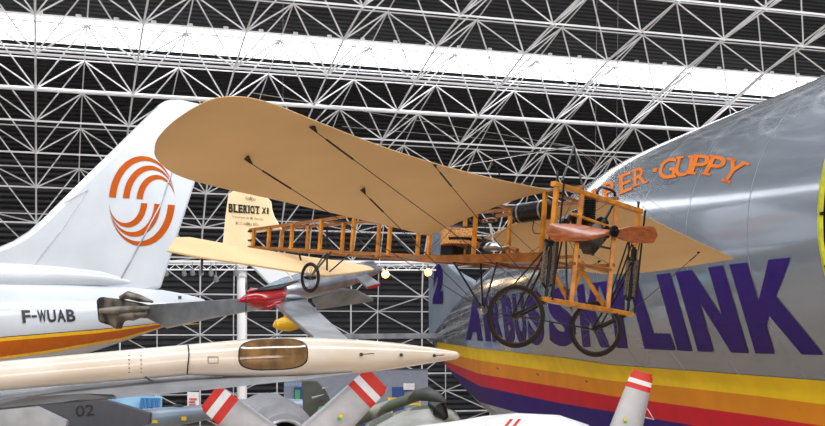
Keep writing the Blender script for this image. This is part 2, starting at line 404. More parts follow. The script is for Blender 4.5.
l3 = [(440, 364), (480, 386), (560, 403), (610, 411), (680, 423), (760, 437), (815, 447), (860, 455)]
l4 = [(444, 369), (480, 402), (560, 424), (610, 436), (680, 450), (760, 462), (815, 470), (860, 478)]
band('yellow_stripe', l0, l1, M['yellow'], 437, 835, gs, gup); band('orange_stripe', l1, l2, M['orange_band'], 438, 835, gs, gup)
band('red_stripe', l2, l3, M['red_band'], 441, 835, gs, gup); band('violet_stripe', l3, l4, M['navy'], 446, 835, gs, gup)
# big lettering; each letter: top-left x, top-right x, bottom-left x, bottom-right x
TOPL = [(462, 299), (500, 296), (545, 289), (600, 282), (657, 274.6), (691, 270), (725, 265), (793, 257)]
BOTL = [(462, 339.5), (500, 342), (545, 345.5), (600, 347), (650, 348.7), (692, 350.8), (749, 352.7), (824, 354.5)]
def ipl(L, x):
    if x <= L[0][0]: return L[0][1]
    for (xa, ya), (xb, yb) in zip(L, L[1:]):
        if x <= xb: return ya+(yb-ya)*(x-xa)/(xb-xa)
    return L[-1][1]
T_ = .27
POL = {
 'I': [[(0, 0), (1, 0), (1, 1), (0, 1)]],
 'L': [[(0, 0), (1, 0), (1, .22), (.44, .22), (.44, 1), (0, 1)]],
 'N': [[(0, 0), (.31, 0), (.31, .62), (.66, 0), (1, 0), (1, 1), (.69, 1), (.69, .40), (.34, 1), (0, 1)]],
 'K': [[(0, 0), (.28, 0), (.28, .30), (.37, .42), (.68, 0), (1, 0), (.56, .62), (.97, 1), (.62, 1), (.28, .58), (.28, 1), (0, 1)]],
 'Y': [[(.33, 0), (.67, 0), (.67, .42), (1, 1), (.64, 1), (.5, .68), (.36, 1), (0, 1), (.33, .42)]],
 'A': [[(0, 0), (.3, 0), (.36, .2), (.64, .2), (.7, 0), (1, 0), (.68, 1), (.32, 1)]],
}
letters = [('A', 470, 480, 466, 483), ('I', 482, 487, 486, 491), ('R', 489, 499, 493, 504), ('B', 501, 511, 506, 516), ('U', 512, 523, 517, 528), ('S', 526, 541, 529, 545),
           ('S', 548, 572, 550, 577), ('K', 577, 601, 583, 610), ('Y', 599, 626, 607, 638), ('L', 628, 648, 645, 676), ('I', 657, 670.6, 678, 692.5), ('N', 676, 723.5, 698.5, 748.8), ('K', 730, 793, 756, 824)]
for ch, tl, tr, bl, br in letters:
    q = quadmap((tl, ipl(TOPL, tl), 0), (tr, ipl(TOPL, tr), 0), (bl, ipl(BOTL, bl), 0), (br, ipl(BOTL, br), 0))
    mb = MB()
    if ch in POL:
        for pl in POL[ch]: bm_to(mb, poly_bm(pl, 5, 12), lambda u, v: gs(*q(u, v).xy))
        if ch == 'A': pass
    else: bm_to(mb, glyph_bm(glyph(ch, .052), 3, 12), lambda u, v: gs(*q(u, v).xy))
    mb.build('painted_letter', M['navy'], gup, smooth=False)
# orange arched name, letter centres and sizes
nm = [('S', 575, 212, 13, 19, -32), ('U', 592, 201.5, 13, 19, -30), ('P', 609.5, 191.5, 12, 18, -27), ('E', 626, 183, 13, 18, -22), ('R', 640.5, 176.5, 13, 17, -18), ('·', 655.5, 170.5, 4, 4, 0), ('G', 668, 169, 17, 20, -10),
      ('U', 684.5, 166.5, 16, 20, -4), ('P', 700.5, 165, 16, 20, 2), ('P', 716, 166.5, 16, 21, 10), ('Y', 733, 171.5, 18, 25, 16)]
for ch, cx, cy, ww, hh, ang in nm:
    a = math.radians(ang); mb = MB()
    def mp(u, v, sl=.3):
        x = (u-.5)*ww+(v-.5)*hh*sl; y = -(v-.5)*hh; return gs(cx+x*math.cos(a)-y*math.sin(a), cy+x*math.sin(a)+y*math.cos(a))
    if ch == '·': bm_to(mb, poly_bm([(0, 0), (1, 0), (1, 1), (0, 1)]), mp)
    else:
        bm_to(mb, glyph_bm(glyph(ch, .012), 3, 6), mp)
        for vy in (0, .89):   # slab serifs
            segs = {'P': [(-.1, .45)] if vy == 0 else [(-.1, .3)], 'U': [] if vy == 0 else [(-.12, .36), (.64, 1.12)], 'Y': [(.25, .75)] if vy == 0 else [(-.12, .35), (.65, 1.12)],
                    'R': [(-.1, .4), (.7, 1.15)] if vy == 0 else [(-.1, .3)], 'E': [(-.1, .3)], 'G': [(.75, 1.1)] if vy == 0 else [], 'S': []}[ch]
            for a0, a1 in segs: bm_to(mb, poly_bm([(a0, vy), (a1, vy), (a1, vy+.11), (a0, vy+.11)]), mp)
    mb.build('painted_letter', M['orange'], gup, smooth=False, label='orange slab lettering')
# fin and tailplane
fo = [(432, 342), (431, 198), (440, 198), (444, 232), (447, 252), (452, 266), (460, 273), (478, 283), (482, 300), (442, 342)]
fp = G(60, GA, 0); mb = MB(); mb.prism([bp(x, y, fp, ge) for x, y in fo], ge*.22); mb.build('tail_fin', M['guppy_fin'], gup, smooth=False, bevel=.1)
fs_ = plane_surf(fp-ge*.24, -ge, .03)
q = quadmap((434, 264, 0), (443.5, 264, 0), (432.5, 304, 0), (442.5, 304, 0)); mb = MB()
bm_to(mb, glyph_bm(glyph('2', .09), 2, 2), lambda u, v: fs_(*q(u, v).xy)); mb.build('painted_number', M['navy'], gup, smooth=False, label='violet number 2')
mb = MB(); mb.prism([G(68, GA, -.05), G(73, GA, -.05), G(74.5, 8.6, -.1), G(72.3, 8.3, -.1)], (0, 0, .17)); mb.build('tailplane', M['grey_wing'], gup, smooth=False, bevel=.06)
mb = MB()
for x, y, m_ in ((586, 380, 1), (497, 367, 1), (537, 373, 1), (798, 407, 1.4)):
    c = gs(x, y); a1 = gs(x+2.2*m_, y+1.2); a2 = gs(x, y+1.6*m_); mb = MB(); mb.add([c, a1, a1+(a2-c), a2], [(0, 1, 2, 3)]); mb.build('hatch', M['black'], gup, smooth=False)
mb = MB(); mb.tube([gs(x, y) for x, y in ((645, 404), (650, 411.5), (655, 419.5), (647, 417.7), (639.5, 415.6), (642, 410), (645, 404))], .02, 4); mb.build('painted_triangle', M['whitetip'], gup)
# skin seams: rows of lap joints round and along the fuselage
mb = MB()
for s in [22+3.05*i for i in range(15)]:
    for a, b_ in zip(STF, STF[1:]):
        if a[0] <= s <= b_[0]:
            t = (s-a[0])/(b_[0]-a[0]); sec = tuple(a[i]*(1-t)+b_[i]*t for i in range(5)); pr = gsec(*sec, sc_=1.001); pq = gsec(s+.025, *sec[1:], sc_=1.001)
            mb = MB()
            for i in range(4, 33): mb.add([pr[i], pr[i+1], pq[i+1], pq[i]], [(0, 1, 2, 3)])
            mb.build('skin_seam', M['seam'], gup); break

# ------------------------------------------------------------------ white airliner tail
ad = V((-.75, -.66, 0)).normalized(); an = V((.66, -.75, 0)).normalized(); ap = P(158, 288, 48)
air = thing('airliner_tail', V((ap.x-3, ap.y-3, 0)), 'white airliner tail with orange swirl emblem on its fin', 'aircraft')
prof = [(-150, 275, 428), (-80, 279, 405), (-40, 280, 392), (0, 281.5, 379), (45, 283, 366), (87, 285, 353), (130, 287, 339), (160, 289.5, 328.5), (180, 293, 319), (195, 296.5, 309), (203, 299, 304), (206, 301, 302)]
rings = []
for x, yt, yb in prof:
    c = bp(x, (yt+yb)/2, ap, an); t = bp(x, yt, ap, an); r = (t-c).length; rings.append([c+(an*math.cos(q)+V((0, 0, 1))*math.sin(q))*r for q in [2*math.pi*i/48 for i in range(48)]])
mb = MB(); mb.loft(rings); asf = Surf(mb, .03); mb.build('fuselage', M['white'], air)
fo = [(-120, 284), (-60, 265), (-25, 256), (0, 247), (15, 240.5), (30, 231), (45, 218), (62, 201), (121, 143), (160, 104.5), (166, 101), (178, 100), (205, 106), (216, 112), (158.5, 289), (140, 292), (100, 292), (0, 292)]
mb = MB(); mb.prism([bp(x, y, ap, an) for x, y in fo], an*.28); mb.build('fin', M['white'], air, smooth=False, bevel=.14)
afs = plane_surf(ap+an*.28, an, .02)
mb = MB(); rp = [(1.5*math.cos(i*math.pi/8), math.sin(i*math.pi/8)) for i in range(16)]
# dorsal fairing along the root of the fin
mb.tube([bp(x, y, ap+an*.15, an) for x, y in ((-100, 280), (-40, 280), (20, 278), (60, 277), (100, 279), (135, 283))], [.7, .7, .55, .42, .32, .1], 16); mb.build('root_fairing', M['white'], air)
for sgn in (1, -1):
    for lo, li in ((-1, -.79), (-.58, -.38), (-.164, .026)):
        mb = MB(); vs = []; N = 40
        for i in range(N+1):
            th = math.pi*(.972*i/N)
            for L in (lo, li):
                c = (1+L)/2; r = (1-L)/2; u = c+r*math.cos(th); v = max(r*math.sin(th), 0); vs.append(afs(142+sgn*u*33, 201-sgn*v*45))
        mb.add(vs, [(2*i, 2*i+1, 2*i+3, 2*i+2) for i in range(N)]); mb.build('emblem_arc', M['logo'], air, smooth=False)
mb = MB()
mb.tube([afs(118, 284), afs(160, 206), afs(176, 160)], .035, 5); mb.tube([afs(64, 203), afs(88, 190), afs(60, 232), afs(32, 268)], .012, 4)
mb.build('rudder_gap', M['grey_wing'], air)
k = [(-120, 352.5), (0, 337), (97, 329), (172, 321.5)]; k1 = [(-120, 353.5), (0, 337.8), (97, 329.7), (172, 321.7)]
y1 = [(-120, 358), (0, 341.3), (97, 333), (172, 322.3)]; o1 = [(-120, 375), (0, 356.6), (45, 350.4), (120, 337.5), (172, 323.2)]; y2 = [(-120, 378), (0, 359), (45, 353), (120, 340), (172, 323.8)]
band('black_line', k, k1, M['ink'], -120, 172, asf, air, 60, 1); band('amber_stripe', k1, y1, M['stripe_y'], -120, 172, asf, air, 60, 2)
band('rust_stripe', y1, o1, M['stripe_o'], -120, 172, asf, air, 60, 3); band('amber_stripe', o1, y2, M['stripe_y'], -120, 172, asf, air, 60, 2)
mb = MB(); text_px(mb, 'F-WUAB', asf, [(21, 310.5), (74, 309.5), (22.5, 323), (75.5, 321.5)], .03); mb.build('registration_lettering', M['ink'], air, smooth=False)
mb = MB(); mb.prism([asf(178, 296.5), asf(181, 296.5), asf(181, 299), asf(178, 299)], an*.01); mb.build('vent', M['ink'], air)

# ------------------------------------------------------------------ Bleriot monoplane
roll = -.097
BF = V((.722, -.692, 0)).normalized(); bS0 = V((.692, .722, 0)).normalized(); bS = (bS0*math.cos(roll)+V((0, 0, 1))*math.sin(roll)); BU = bS.cross(BF)*-1
BU = BF.cross(bS); HUB = P(607.5, 232, 12.5)
if BU.z < 0: BU = -BU
def B(x, y, z): return HUB+BF*x+bS*y+BU*z
def loc(p): d = p-HUB; return (d.dot(BF), d.dot(bS), d.dot(BU))
def BY(px, py, y): return bp(px, py, B(0, y, 0), bS)          # on a plane parallel to the side of the fuselage
def BX(px, py, x): return bp(px, py, B(x, 0, 0), BF)          # on a plane parallel to the front frame
ble = thing('monoplane', B(-2.5, 0, -1.6), 'antique wooden monoplane with tan fabric wings and open lattice fuselage, hung in mid-air', 'aircraft')
LT = 6.2
hw = lambda x: .33 if x > -2.1 else .33-(.29*(-2.1-x)/(LT-2.1))
zt = lambda x: .44+.0*(x); 
def zt(x): return .44-.03*(-x/LT)
def zb(x): return -.31+.47*max(0, (-x-1.2))/(LT-1.2) if x < -1.2 else -.31
def sidex(px, sg, hi=-.1):
    a, b = -LT-.3, .3
    for _ in range(40):
        m_ = (a+b)/2
        if proj(B(m_, sg*hw(m_), .1))[0] < px: a = m_
        else: b = m_
    return (a+b)/2
mb_ = lambda: MB()
xs = [-LT+i*LT/16 for i in range(17)]; xs[-1] = -.12
for sg in (-1, 1):
    for zf, w_ in ((zt, .035), (zb, .035)):
        mb = MB()
        for a, b_ in zip(xs, xs[1:]): mb.bar(B(a, sg*hw(a), zf(a)), B(b_+.004, sg*hw(b_), zf(b_)), w_, w_, BU)
        mb.build('longeron', M['ash_dark'], ble, smooth=False)
near = [252.5, 268, 291, 320, 352.6, 389.6, 430, 475, 543.5]; far = [281, 307, 342, 378, 418, 464, 509]
stn = []
for L, sg in ((near, -1), (far, 1)):
    for px in L:
        x = sidex(px, sg); stn.append((x, sg)); mb = MB(); mb.bar(B(x, sg*hw(x), zb(x)), B(x, sg*hw(x), zt(x)), .04, .04, BF); mb.build('strut', M['ash'] , ble, smooth=False)
for px in near[1:]:
    x = sidex(px, -1); mb = MB()
    for z in (zt(x), zb(x)): mb = MB(); mb.bar(B(x, -hw(x), z), B(x, hw(x), z), .03, .03, BU); mb.build('cross_strut', M['ash_dark'], ble, smooth=False)
mb = MB(); nx_ = sorted(sidex(p, -1) for p in near)+[-.15]; fx = sorted(sidex(p, 1) for p in far)
for L, sg in ((nx_, -1), ([-LT]+fx+[-.15], 1)):
    for a, b_ in zip(L, L[1:]):
        mb = MB(); mb.tube([B(a, sg*hw(a), zb(a)), B(b_, sg*hw(b_), zt(b_))], .003, 4); mb.tube([B(a, sg*hw(a), zt(a)), B(b_, sg*hw(b_), zb(b_))], .003, 4); mb.build('bracing_wire', M['black'], ble)
# plank side of the cockpit
mb = MB(); mb.prism([BY(420, 256, -.345), BY(552, 252, -.345), BY(552, 262, -.345), BY(420, 262, -.345)], bS*.008); mb.build('side_plank', M['ash_dark'], ble, smooth=False)
mb = MB(); mb.prism([B(-3, -hw(-3), zb(-3)), B(-.6, -.33, -.31), B(-.6, .33, -.31), B(-3, hw(-3), zb(-3))], BU*.01); mb.build('cockpit_floor', M['ash_dark'], ble, smooth=False)
# front frame
XF = -.15
def beam(name, a, b, w_=.06, h_=.045, m=None, x=XF): mb = MB(); mb.bar(BX(*a, x), BX(*b, x), w_, h_, BU); return mb.build(name, m or M['ash'], ble, smooth=False, bevel=.006)
beam('crossbeam', (553, 183.5), (641, 211.5), .07, .05); beam('crossbeam', (542, 299), (631, 314.5), .09, .05)
for a, b in (((582, 191), (571, 303)), ((616.5, 204), (607.5, 310))): beam('upright', a, b, .05, .055)
for a, b in (((576, 262), (606, 309)), ((554, 274), (568, 300)), ((570, 262), (609, 272)), ((571, 300), (583, 262))): beam('diagonal_brace', a, b, .035, .04, x=XF-.06)
beam('crossbeam', (570, 263), (611, 270), .05, .035, M['ash_dark']); beam('crossbeam', (572, 214), (612, 228), .04, .03)
for sg, pts in ((-1, ((557, 184), (545.5, 300))), (1, ((638.5, 211), (627.5, 313)))):
    a = BX(*pts[0], XF); b_ = BX(*pts[1], XF); mb = MB(); mb.tube([a, b_], .016, 10); mb.tube([a+BF*.09, b_+BF*.09], .011, 8); col = mb.build('suspension_tube', M['black'], ble)
    mb = MB(); mb.bar(a+(a-b_)*.01-bS*0, a.lerp(b_, .36), .036, .05, BF); mb.build('upright', M['ash'], ble, smooth=False)
    mb = MB()
    t0, t1 = (.5, .86) if sg < 0 else (.48, .84)
    for dx in (-.075, -.035, .035, .075):
        for k in range(1): 
            p0 = a.lerp(b_, t0)+bS*dx; p1 = a.lerp(b_, t1)+bS*dx
            mb.tube([p0.lerp(p1, i/8)+BF*(.02 if dx > 0 else -.02) for i in range(9)], [.014*(1+.3*math.sin(math.pi*i/8)) for i in range(9)], 8)
    mb.build('bungee_cord', M['bungee'], ble)
    mb = MB(); mb.tube([a.lerp(b_, t1)-bS*.08, a.lerp(b_, t1+.05), a.lerp(b_, t1)+bS*.08], .013, 8); mb.build('cord_anchor', M['black'], ble); mb = MB(); mb.tube([a.lerp(b_, t0)-bS*.1, a.lerp(b_, t0)+bS*.1], .018, 8); mb.tube([a.lerp(b_, t0), a.lerp(b_, t0-.1)], .035, 8); mb.build('cord_anchor', M['black'], ble)
# wheels
def wheel(name, px, py, Dpx, nrm, tr, ax0=None, yd=None):
    c = P(px, py, yd); R = Dpx/2/F*yd; mb = MB(); nrm = V(nrm).normalized()
    mb.torus(c, nrm, R-tr, tr, 56, 10); wt = mb.build('tyre', M['tyre'], ble)
    mb = MB(); mb.torus(c, nrm, R-tr*2.2, tr*.45, 56, 6); mb.build('rim', M['steel'] if 0 else M['black'], wt)
    mb = MB(); a = nrm.cross(V((0, 0, 1))).normalized(); b_ = nrm.cross(a)
    for i in range(28):
        t = 2*math.pi*i/28; o = t+(.5 if i % 2 else -.5); s_ = .035 if i % 4 < 2 else -.035
        mb.tube([c+nrm*s_+(a*math.cos(o)+b_*math.sin(o))*.025, c+(a*math.cos(t)+b_*math.sin(t))*(R-tr*2.2)], .0018, 4)
    mb.build('spokes', M['spoke'], wt)
    mb = MB(); mb.tube([c-nrm*.09, c-nrm*.04, c+nrm*.04, c+nrm*.09], [.015, .03, .03, .015], 12); mb.build('hub', M['black'], wt)
    return c
wn_ = V((.50, .866, 0))
w1 = wheel('w', 515.7, 316.4, 63.5, wn_, .022, yd=11.95); w2 = wheel('w', 595.6, 329, 56, wn_, .022, yd=12.95)
tw = wheel('w', 310.2, 277.5, 30.5, (.74, .67, 0), .018, yd=14.6)
bl = BX(545.5, 301, XF); br_ = BX(628, 314, XF); tl_ = BX(557, 186, XF); tr_ = BX(638, 212, XF)
mlow = bl.lerp(tl_, .1); mlr = br_.lerp(tr_, .1)
for c, lo_, hi_, tp in ((w1, bl, bl.lerp(tl_, .5), tl_), (w2, br_, br_.lerp(tr_, .5), tr_)):
    mb = MB()
    for s_ in (-.1, .1):
        mb.tube([c+wn_*s_, lo_+wn_*s_*.4], .014, 8); mb.tube([c+wn_*s_, hi_+wn_*s_*.4], .011, 8)
    mb.tube([c-wn_*.1, c+wn_*.1], .012, 8); mb.build('wheel_fork', M['black'], ble)
mb = MB(); mb.tube([w1+wn_*.12, w2-wn_*.12], .009, 8); mb.build('axle_tie', M['black'], ble)
# thin black stays behind the frame
mb = MB()
for a, b in ((BX(553, 232, XF-.1), BX(547, 296, XF-.02)), (BX(563, 236, XF-.15), BX(551, 296, XF-.1)), (BX(630, 228, XF-.1), BX(626, 300, XF-.1)), (BX(557, 236, XF-.1), BY(500, 300, -.33)), (BX(551, 262, XF), BY(527, 292, -.3)), (BX(566, 240, XF), BX(567, 300, XF)), (BX(636, 232, XF), BX(612, 300, XF-.3)), (BX(628, 242, XF), BX(607, 305, XF-.2)), (BX(633, 245, XF), BX(631, 300, XF))):
    mb = MB(); mb.tube([a, b], .010, 8); mb.build('stay_tube', M['black'], ble)
# propeller: two twisted blades
prop = MB(); dirp = (BX(656, 235, 0)-BX(548, 231.5, 0)).normalized(); pn = BF
for sg, tip in ((-1, BX(546.5, 231.5, .03)), (1, BX(657.5, 234.5, .03))):
    hb = B(.03, 0, 0); L = (tip-hb).length; d = (tip-hb).normalized(); up = pn.cross(d).normalized()
    if up.z < 0: up = -up
    rings = []
    for i in range(21):
        t = i/20; ch = .085+.145*math.sin(min(1, t*1.9)*math.pi/2)**1.5; 
        e = 1 if t < .86 else math.sqrt(max(.0, 1-((t-.86)/.14)**2)); ch = max(.012, ch*e*.84); tw_ = math.radians(34-28*t)*(1 if sg > 0 else -1); th = .05-.037*t
        ca = up*math.cos(tw_)+pn*math.sin(tw_); cn = d.cross(ca).normalized(); c = hb+d*L*t-ca*0.01
        rings.append([c+ca*ch/2*math.cos(q)+cn*th/2*math.sin(q)*(1 if t < .95 else .6) for q in [2*math.pi*k/14 for k in range(14)]])
    prop.loft(rings)
pr = prop.build('propeller', M['mahog'], ble)
mb = MB(); mb.disc(B(.085, 0, 0), BF, .065, .03, 24); mb.disc(B(-.02, 0, 0), BF, .07, .03, 24); mb.tube([B(-.1, 0, 0), B(.14, 0, 0)], .022, 12)
for k in range(6): q = k*math.pi/3; mb.disc(B(.105, .045*math.cos(q), .045*math.sin(q)), BF, .011, .02, 8)
mb.build('propeller_hub', M['black'], pr)
# engine: crankcase and three fan-set finned cylinders
eng = MB(); ec = B(-.24, -.02, -.03)
eng.tube([ec+BF*.16, ec+BF*.12, ec-BF*.1, ec-BF*.15], [.06, .13, .14, .07], 20); eng.tube([ec+BF*.02-BU*.2, ec+BF*.02-BU*.1], [.06, .11], 14)
eng = eng.build('engine', M['worn_dark'], ble)
for yy, tilt in ((-.0, .0), (-.0, .95), (.0, -.95)):
    d = (BU*math.cos(tilt)-bS*math.sin(tilt)).normalized(); p0 = ec+d*.1; mb = MB(); pts = []; rs = []; L = .3 if tilt == 0 else .22
    for k in range(25): pts.append(p0+d*L*k/24); rs.append(.075 if k % 2 else .062)
    pts += [p0+d*(L+.02), p0+d*(L+.035)]; rs += [.07, .03]
    mb.tube(pts, rs, 18); mb.build('cylinder', M['black'], eng)
mb = MB(); mb.tube([BX(x, y, -.33) for x, y in ((597, 197), (597.3, 192), (599, 188.5), (602, 187), (607, 188.5), (612, 190.5), (614.6, 193), (615.5, 198), (614, 203), (609, 212), (602, 226))], .017, 10); mb.build('exhaust_pipe', M['black'], ble)
mb = MB(); mb.tube([BX(572, 240, 0), BX(612, 249, -.2)], .013, 8); mb.tube([BX(560, 238, -.2), BX(596, 246, -.2)], .012, 8); mb.tube([BX(606, 238, -.15), BX(592, 255, -.2)], .015, 8); mb.tube([BX(566, 222, -.2), BX(572, 214, -.25), BX(576, 226, -.2)], .04, 10); mb.tube([BX(557, 226, -.15), BX(564, 219, -.25)], .03, 10); mb.build('engine_fittings', M['black'], ble)
# fuel tank
a = BY(516, 214, -.05); b_ = BY(551, 209, -.05); d = (b_-a).normalized(); mb = MB()
mb.tube([a, a+d*.012, a+d*.04, b_-d*.04, b_-d*.012, b_], [.05, .095, .115, .115, .095, .05], 28); ft = mb.build('fuel_tank', M['black'], ble)
mb = MB()
for t in (.18, .8): c = a.lerp(b_, t); mb.tube([c-d*.012, c+d*.012], .119, 28)
mb.build('tank_strap', M['steel'], ft)
mb = MB(); mb.tube([BY(x, y, -.05) for x, y in ((534, 220), (532.5, 229), (534, 233), (539, 234), (543, 231))], .006, 6); mb.build('fuel_pipe', M['black'], ble)
# pilot seat, wheel, bell, column
sx0, sx1 = BY(446, 238, 0), BY(483, 242, 0)
seat = MB()
def curved(c, R, a0, a1, z0, z1, n=14, th=.02):
    vs = []
    for i in range(n+1):
        q = a0+(a1-a0)*i/n
        for r, z in ((R, z0), (R*1.1, z1), (R*1.1-th, z1), (R-th, z0)): vs.append(c+BF*r*math.cos(q)+bS*r*math.sin(q)*.85+BU*z)
    return vs, [(4*i+k, 4*i+(k+1) % 4, 4*i+4+(k+1) % 4, 4*i+4+k) for i in range(n) for k in range(4)]+[(0, 1, 2, 3), (4*n+3, 4*n+2, 4*n+1, 4*n)]
cs = BY(460, 246, 0); seat.add(*curved(cs, .25, math.pi*.5, math.pi*1.5, 0, .26)); seat.add(*curved(cs, .25, -math.pi*.5, math.pi*.5, 0, .1)); seat.disc(cs+BU*.01, BU, .24, .03); seat.build('pilot_seat', M['wicker'], ble)
mb = MB(); mb.add(*curved(cs+BU*.255, .275, math.pi*.5, math.pi*1.5, 0, .03)); mb.add(*curved(cs+BF*.02+BU*.02, .262, -math.pi*.5, math.pi*.5, .02, .05)); mb.build('seat_trim', M['black'], ble)
mb = MB(); cb = BY(493, 250, 0); mb.tube([cb, cb+BU*.03, cb+BU*.07, cb+BU*.095, cb+BU*.1], [.125, .12, .09, .04, .0], 24, cap=False); mb.build('control_bell', M['steel'], ble)
mb = MB(); mb.tube([cb+BU*.09, BY(490, 224, 0)], .014, 10); col_ = mb.build('control_column', M['white'], ble)
cw = BY(489.5, 220.5, 0); ax_ = (BY(490, 212, 0)-cb).normalized(); mb = MB(); mb.torus(cw, ax_, .085, .011, 28, 8); mb.build('control_wheel', M['ash_dark'], ble)
mb = MB(); a1 = ax_.cross(bS).normalized()
for k in range(4): q = k*math.pi/2+.4; mb.tube([cw-ax_*.03, cw+(a1*math.cos(q)+bS*math.sin(q))*.085], .007, 6)
mb.build('wheel_spoke', M['black'], ble)
mb = MB(); mb.tube([BY(503, 249, .0), BY(509, 247, 0), BY(517, 251, 0)], [.03, .02, .035], 10); mb.bar(BY(497, 216, .1), BY(514, 213, .1), .05, .04); mb.bar(BY(513, 253, -.2), BY(514, 262, -.2), .07, .05); mb.build('wood_block', M['ash_dark'], ble, smooth=False)
mb = MB(); mb.box(BY(452, 252, 0), BF*.1, bS*.1, BU*.07); mb.tube([BY(470, 246, 0), BY(470, 257, 0)], .035, 10); mb.build('seat_support', M['black'], ble, smooth=False)
# wings
def wing(LE, TE, p3, nm_, camber=.05, th=.03, flip=1):
    nrm = (p3[1]-p3[0]).cross(p3[2]-p3[0]).normalized(); nrm = nrm if nrm.z > 0 else -nrm
    L = [bp(x, y, p3[0], nrm) for x, y in LE]; T = [bp(x, y, p3[0], nrm) for x, y in TE]; NC = 12; rings = []
    for l, t in zip(L, T):
        ch = (l-t).length; up = []; dn = []
        for j in range(NC+1):
            c = j/NC; p = l.lerp(t, c); cz = camber*ch/1.8*4*c*(1-c)*(1.25-.5*c); tk = th*ch/1.8*(2.4*math.sqrt(c)*(1-c)+.18)
            up.append(p+nrm*(cz+tk)); dn.append(p+nrm*cz)
        rings.append(up+dn[::-1])
    mb = MB(); mb.loft(rings); o = mb.build('wing', M['linen'], ble); return nrm, L, T
rLE = B(-.42, -.37, .42); LEr = BY(552, 192, -.37); TEr = BY(430, 235, -.37)
tipT = P(188, 177.5, 10.75)
def smooth_pts(L, n):
    # Catmull-Rom through outline points, resampled
    out = []; m = len(L)-1
    for i in range(n+1):
        s = i/n*m; j = min(int(s), m-1); t = s-j; p = [V((*L[max(0, min(m, j+d))], 0)) for d in (-1, 0, 1, 2)]
        q = .5*((2*p[1])+(-p[0]+p[2])*t+(2*p[0]-5*p[1]+4*p[2]-p[3])*t*t+(-p[0]+3*p[1]-3*p[2]+p[3])*t**3); out.append((q.x, q.y))
    return out
LEn = smooth_pts([(552, 190.5), (497, 179.5), (440, 165), (380, 146), (310, 119), (282, 107.5), (262, 101), (245, 97.5), (229, 97), (212, 99.5), (192, 109), (173, 122), (160, 135), (155.5, 143), (154.2, 152)], 56)
TEn = smooth_pts([(430, 236), (405, 230), (375, 223), (345, 216), (310, 208), (280, 201), (250, 194.5), (225, 189), (205, 184), (190, 180), (175, 174), (166, 168.5), (159, 162), (155.5, 157), (154.2, 152.5)], 56)
nw, Ln, Tn = wing(LEn, TEn, (LEr, TEr, tipT), 'near')
LEr2 = BY(588, 196, .37); TEr2 = BY(484, 237, .37); tip2 = P(640, 273, 16.6)
LEf = smooth_pts([(588, 197), (612, 203), (640, 214), (665, 226), (690, 238), (712, 248), (727, 255), (732, 257.5), (733.5, 259)], 30)
TEf = smooth_pts([(484, 238), (520, 252), (555, 265), (585, 271.5), (612, 274), (650, 272), (690, 266), (722, 261), (733.5, 259.5)], 30)
nf, Lf, Tf = wing(LEf, TEf, (LEr2, TEr2, tip2), 'far', camber=.02)
# flying wires
def onp(px, py, p0, n_): return bp(px, py, p0, n_)
foot = BY(483, 310, 0)
def fwire(p, tg, nn_):
    mb = MB(); mb.tube([p, p.lerp(tg, .05), p.lerp(tg, .051), p.lerp(tg, .15), p.lerp(tg, .151), tg], [.004, .004, .009, .009, .004, .004], 6)
    w_ = mb.build('flying_wire', M['black'], ble); mb = MB(); mb.tube([p+nn_*.03, p.lerp(tg, .018)], [.03, .006], 8); mb.build('wire_fitting', M['black'], w_)
for (x, y), tg in (((312, 129), bl), ((247, 161), foot), ((363, 192), foot), ((434, 165), bl)): fwire(onp(x, y, LEr, nw), tg, nw)
for (x, y), tg in (((699, 253), br_), ((640, 240), br_), ((600, 262), foot)): fwire(onp(x, y, LEr2, nf), tg, nf)
# pylon above and landing wires
pk = BX(573.8, 146.5, -.5); mb = MB()
pr1 = BY(493, 159, 0)
mb.tube([BX(562, 181, XF-.1), pk, BX(583, 190, XF-.1)], .013, 8); mb.tube([pk, pr1], .010, 8); mb.tube([BY(488, 171, -.2), pr1, BY(500, 176, .2)], .010, 8)
mb.build('cabane_pylon', M['black'], ble)
for a, b_ in [(pk, tg+nw*.05) for tg in (Ln[26], Ln[14], Tn[20])]+[(pk, tg+nf*.05) for tg in (Lf[20], Lf[10])]:
    mb = MB(); mb.tube([a, b_], .0025, 4); mb.build('landing_wire', M['steel'], ble)
for a, dx in ((BX(595, 196, XF), .1), (BX(616, 205, XF), .1), (B(-5.5, 0, .43), 0)):
    mb = MB(); mb.tube([a, a+V((dx, 0, 10))], .0025, 4); mb.build('hanging_cable', M['steel'], ble)
mb = MB(); mb.tube([tl_, tl_+BU*.1, tl_+BU*.16], [.02, .012, .02], 8); mb.build('turnbuckle', M['black'], ble); mb = MB(); mb.tube([tr_, tr_+BU*.08, tr_+BU*.12], [.02, .012, .02], 8); mb.build('turnbuckle', M['black'], ble)
# warping pyramid below the cockpit
mb = MB()
for x, y, yy in ((451.7, 259, -.33), (498.6, 258, -.33), (480.6, 262, .3)): mb = MB(); mb.tube([BY(x, y, yy), foot], .012, 8); mb.build('warping_strut', M['black'], ble)
mb = MB(); mb.disc(foot, BF, .05, .06, 16); mb.bar(foot-bS*.09, foot+bS*.09, .03, .02); mb.build('warping_pulley', M['steel'], ble)
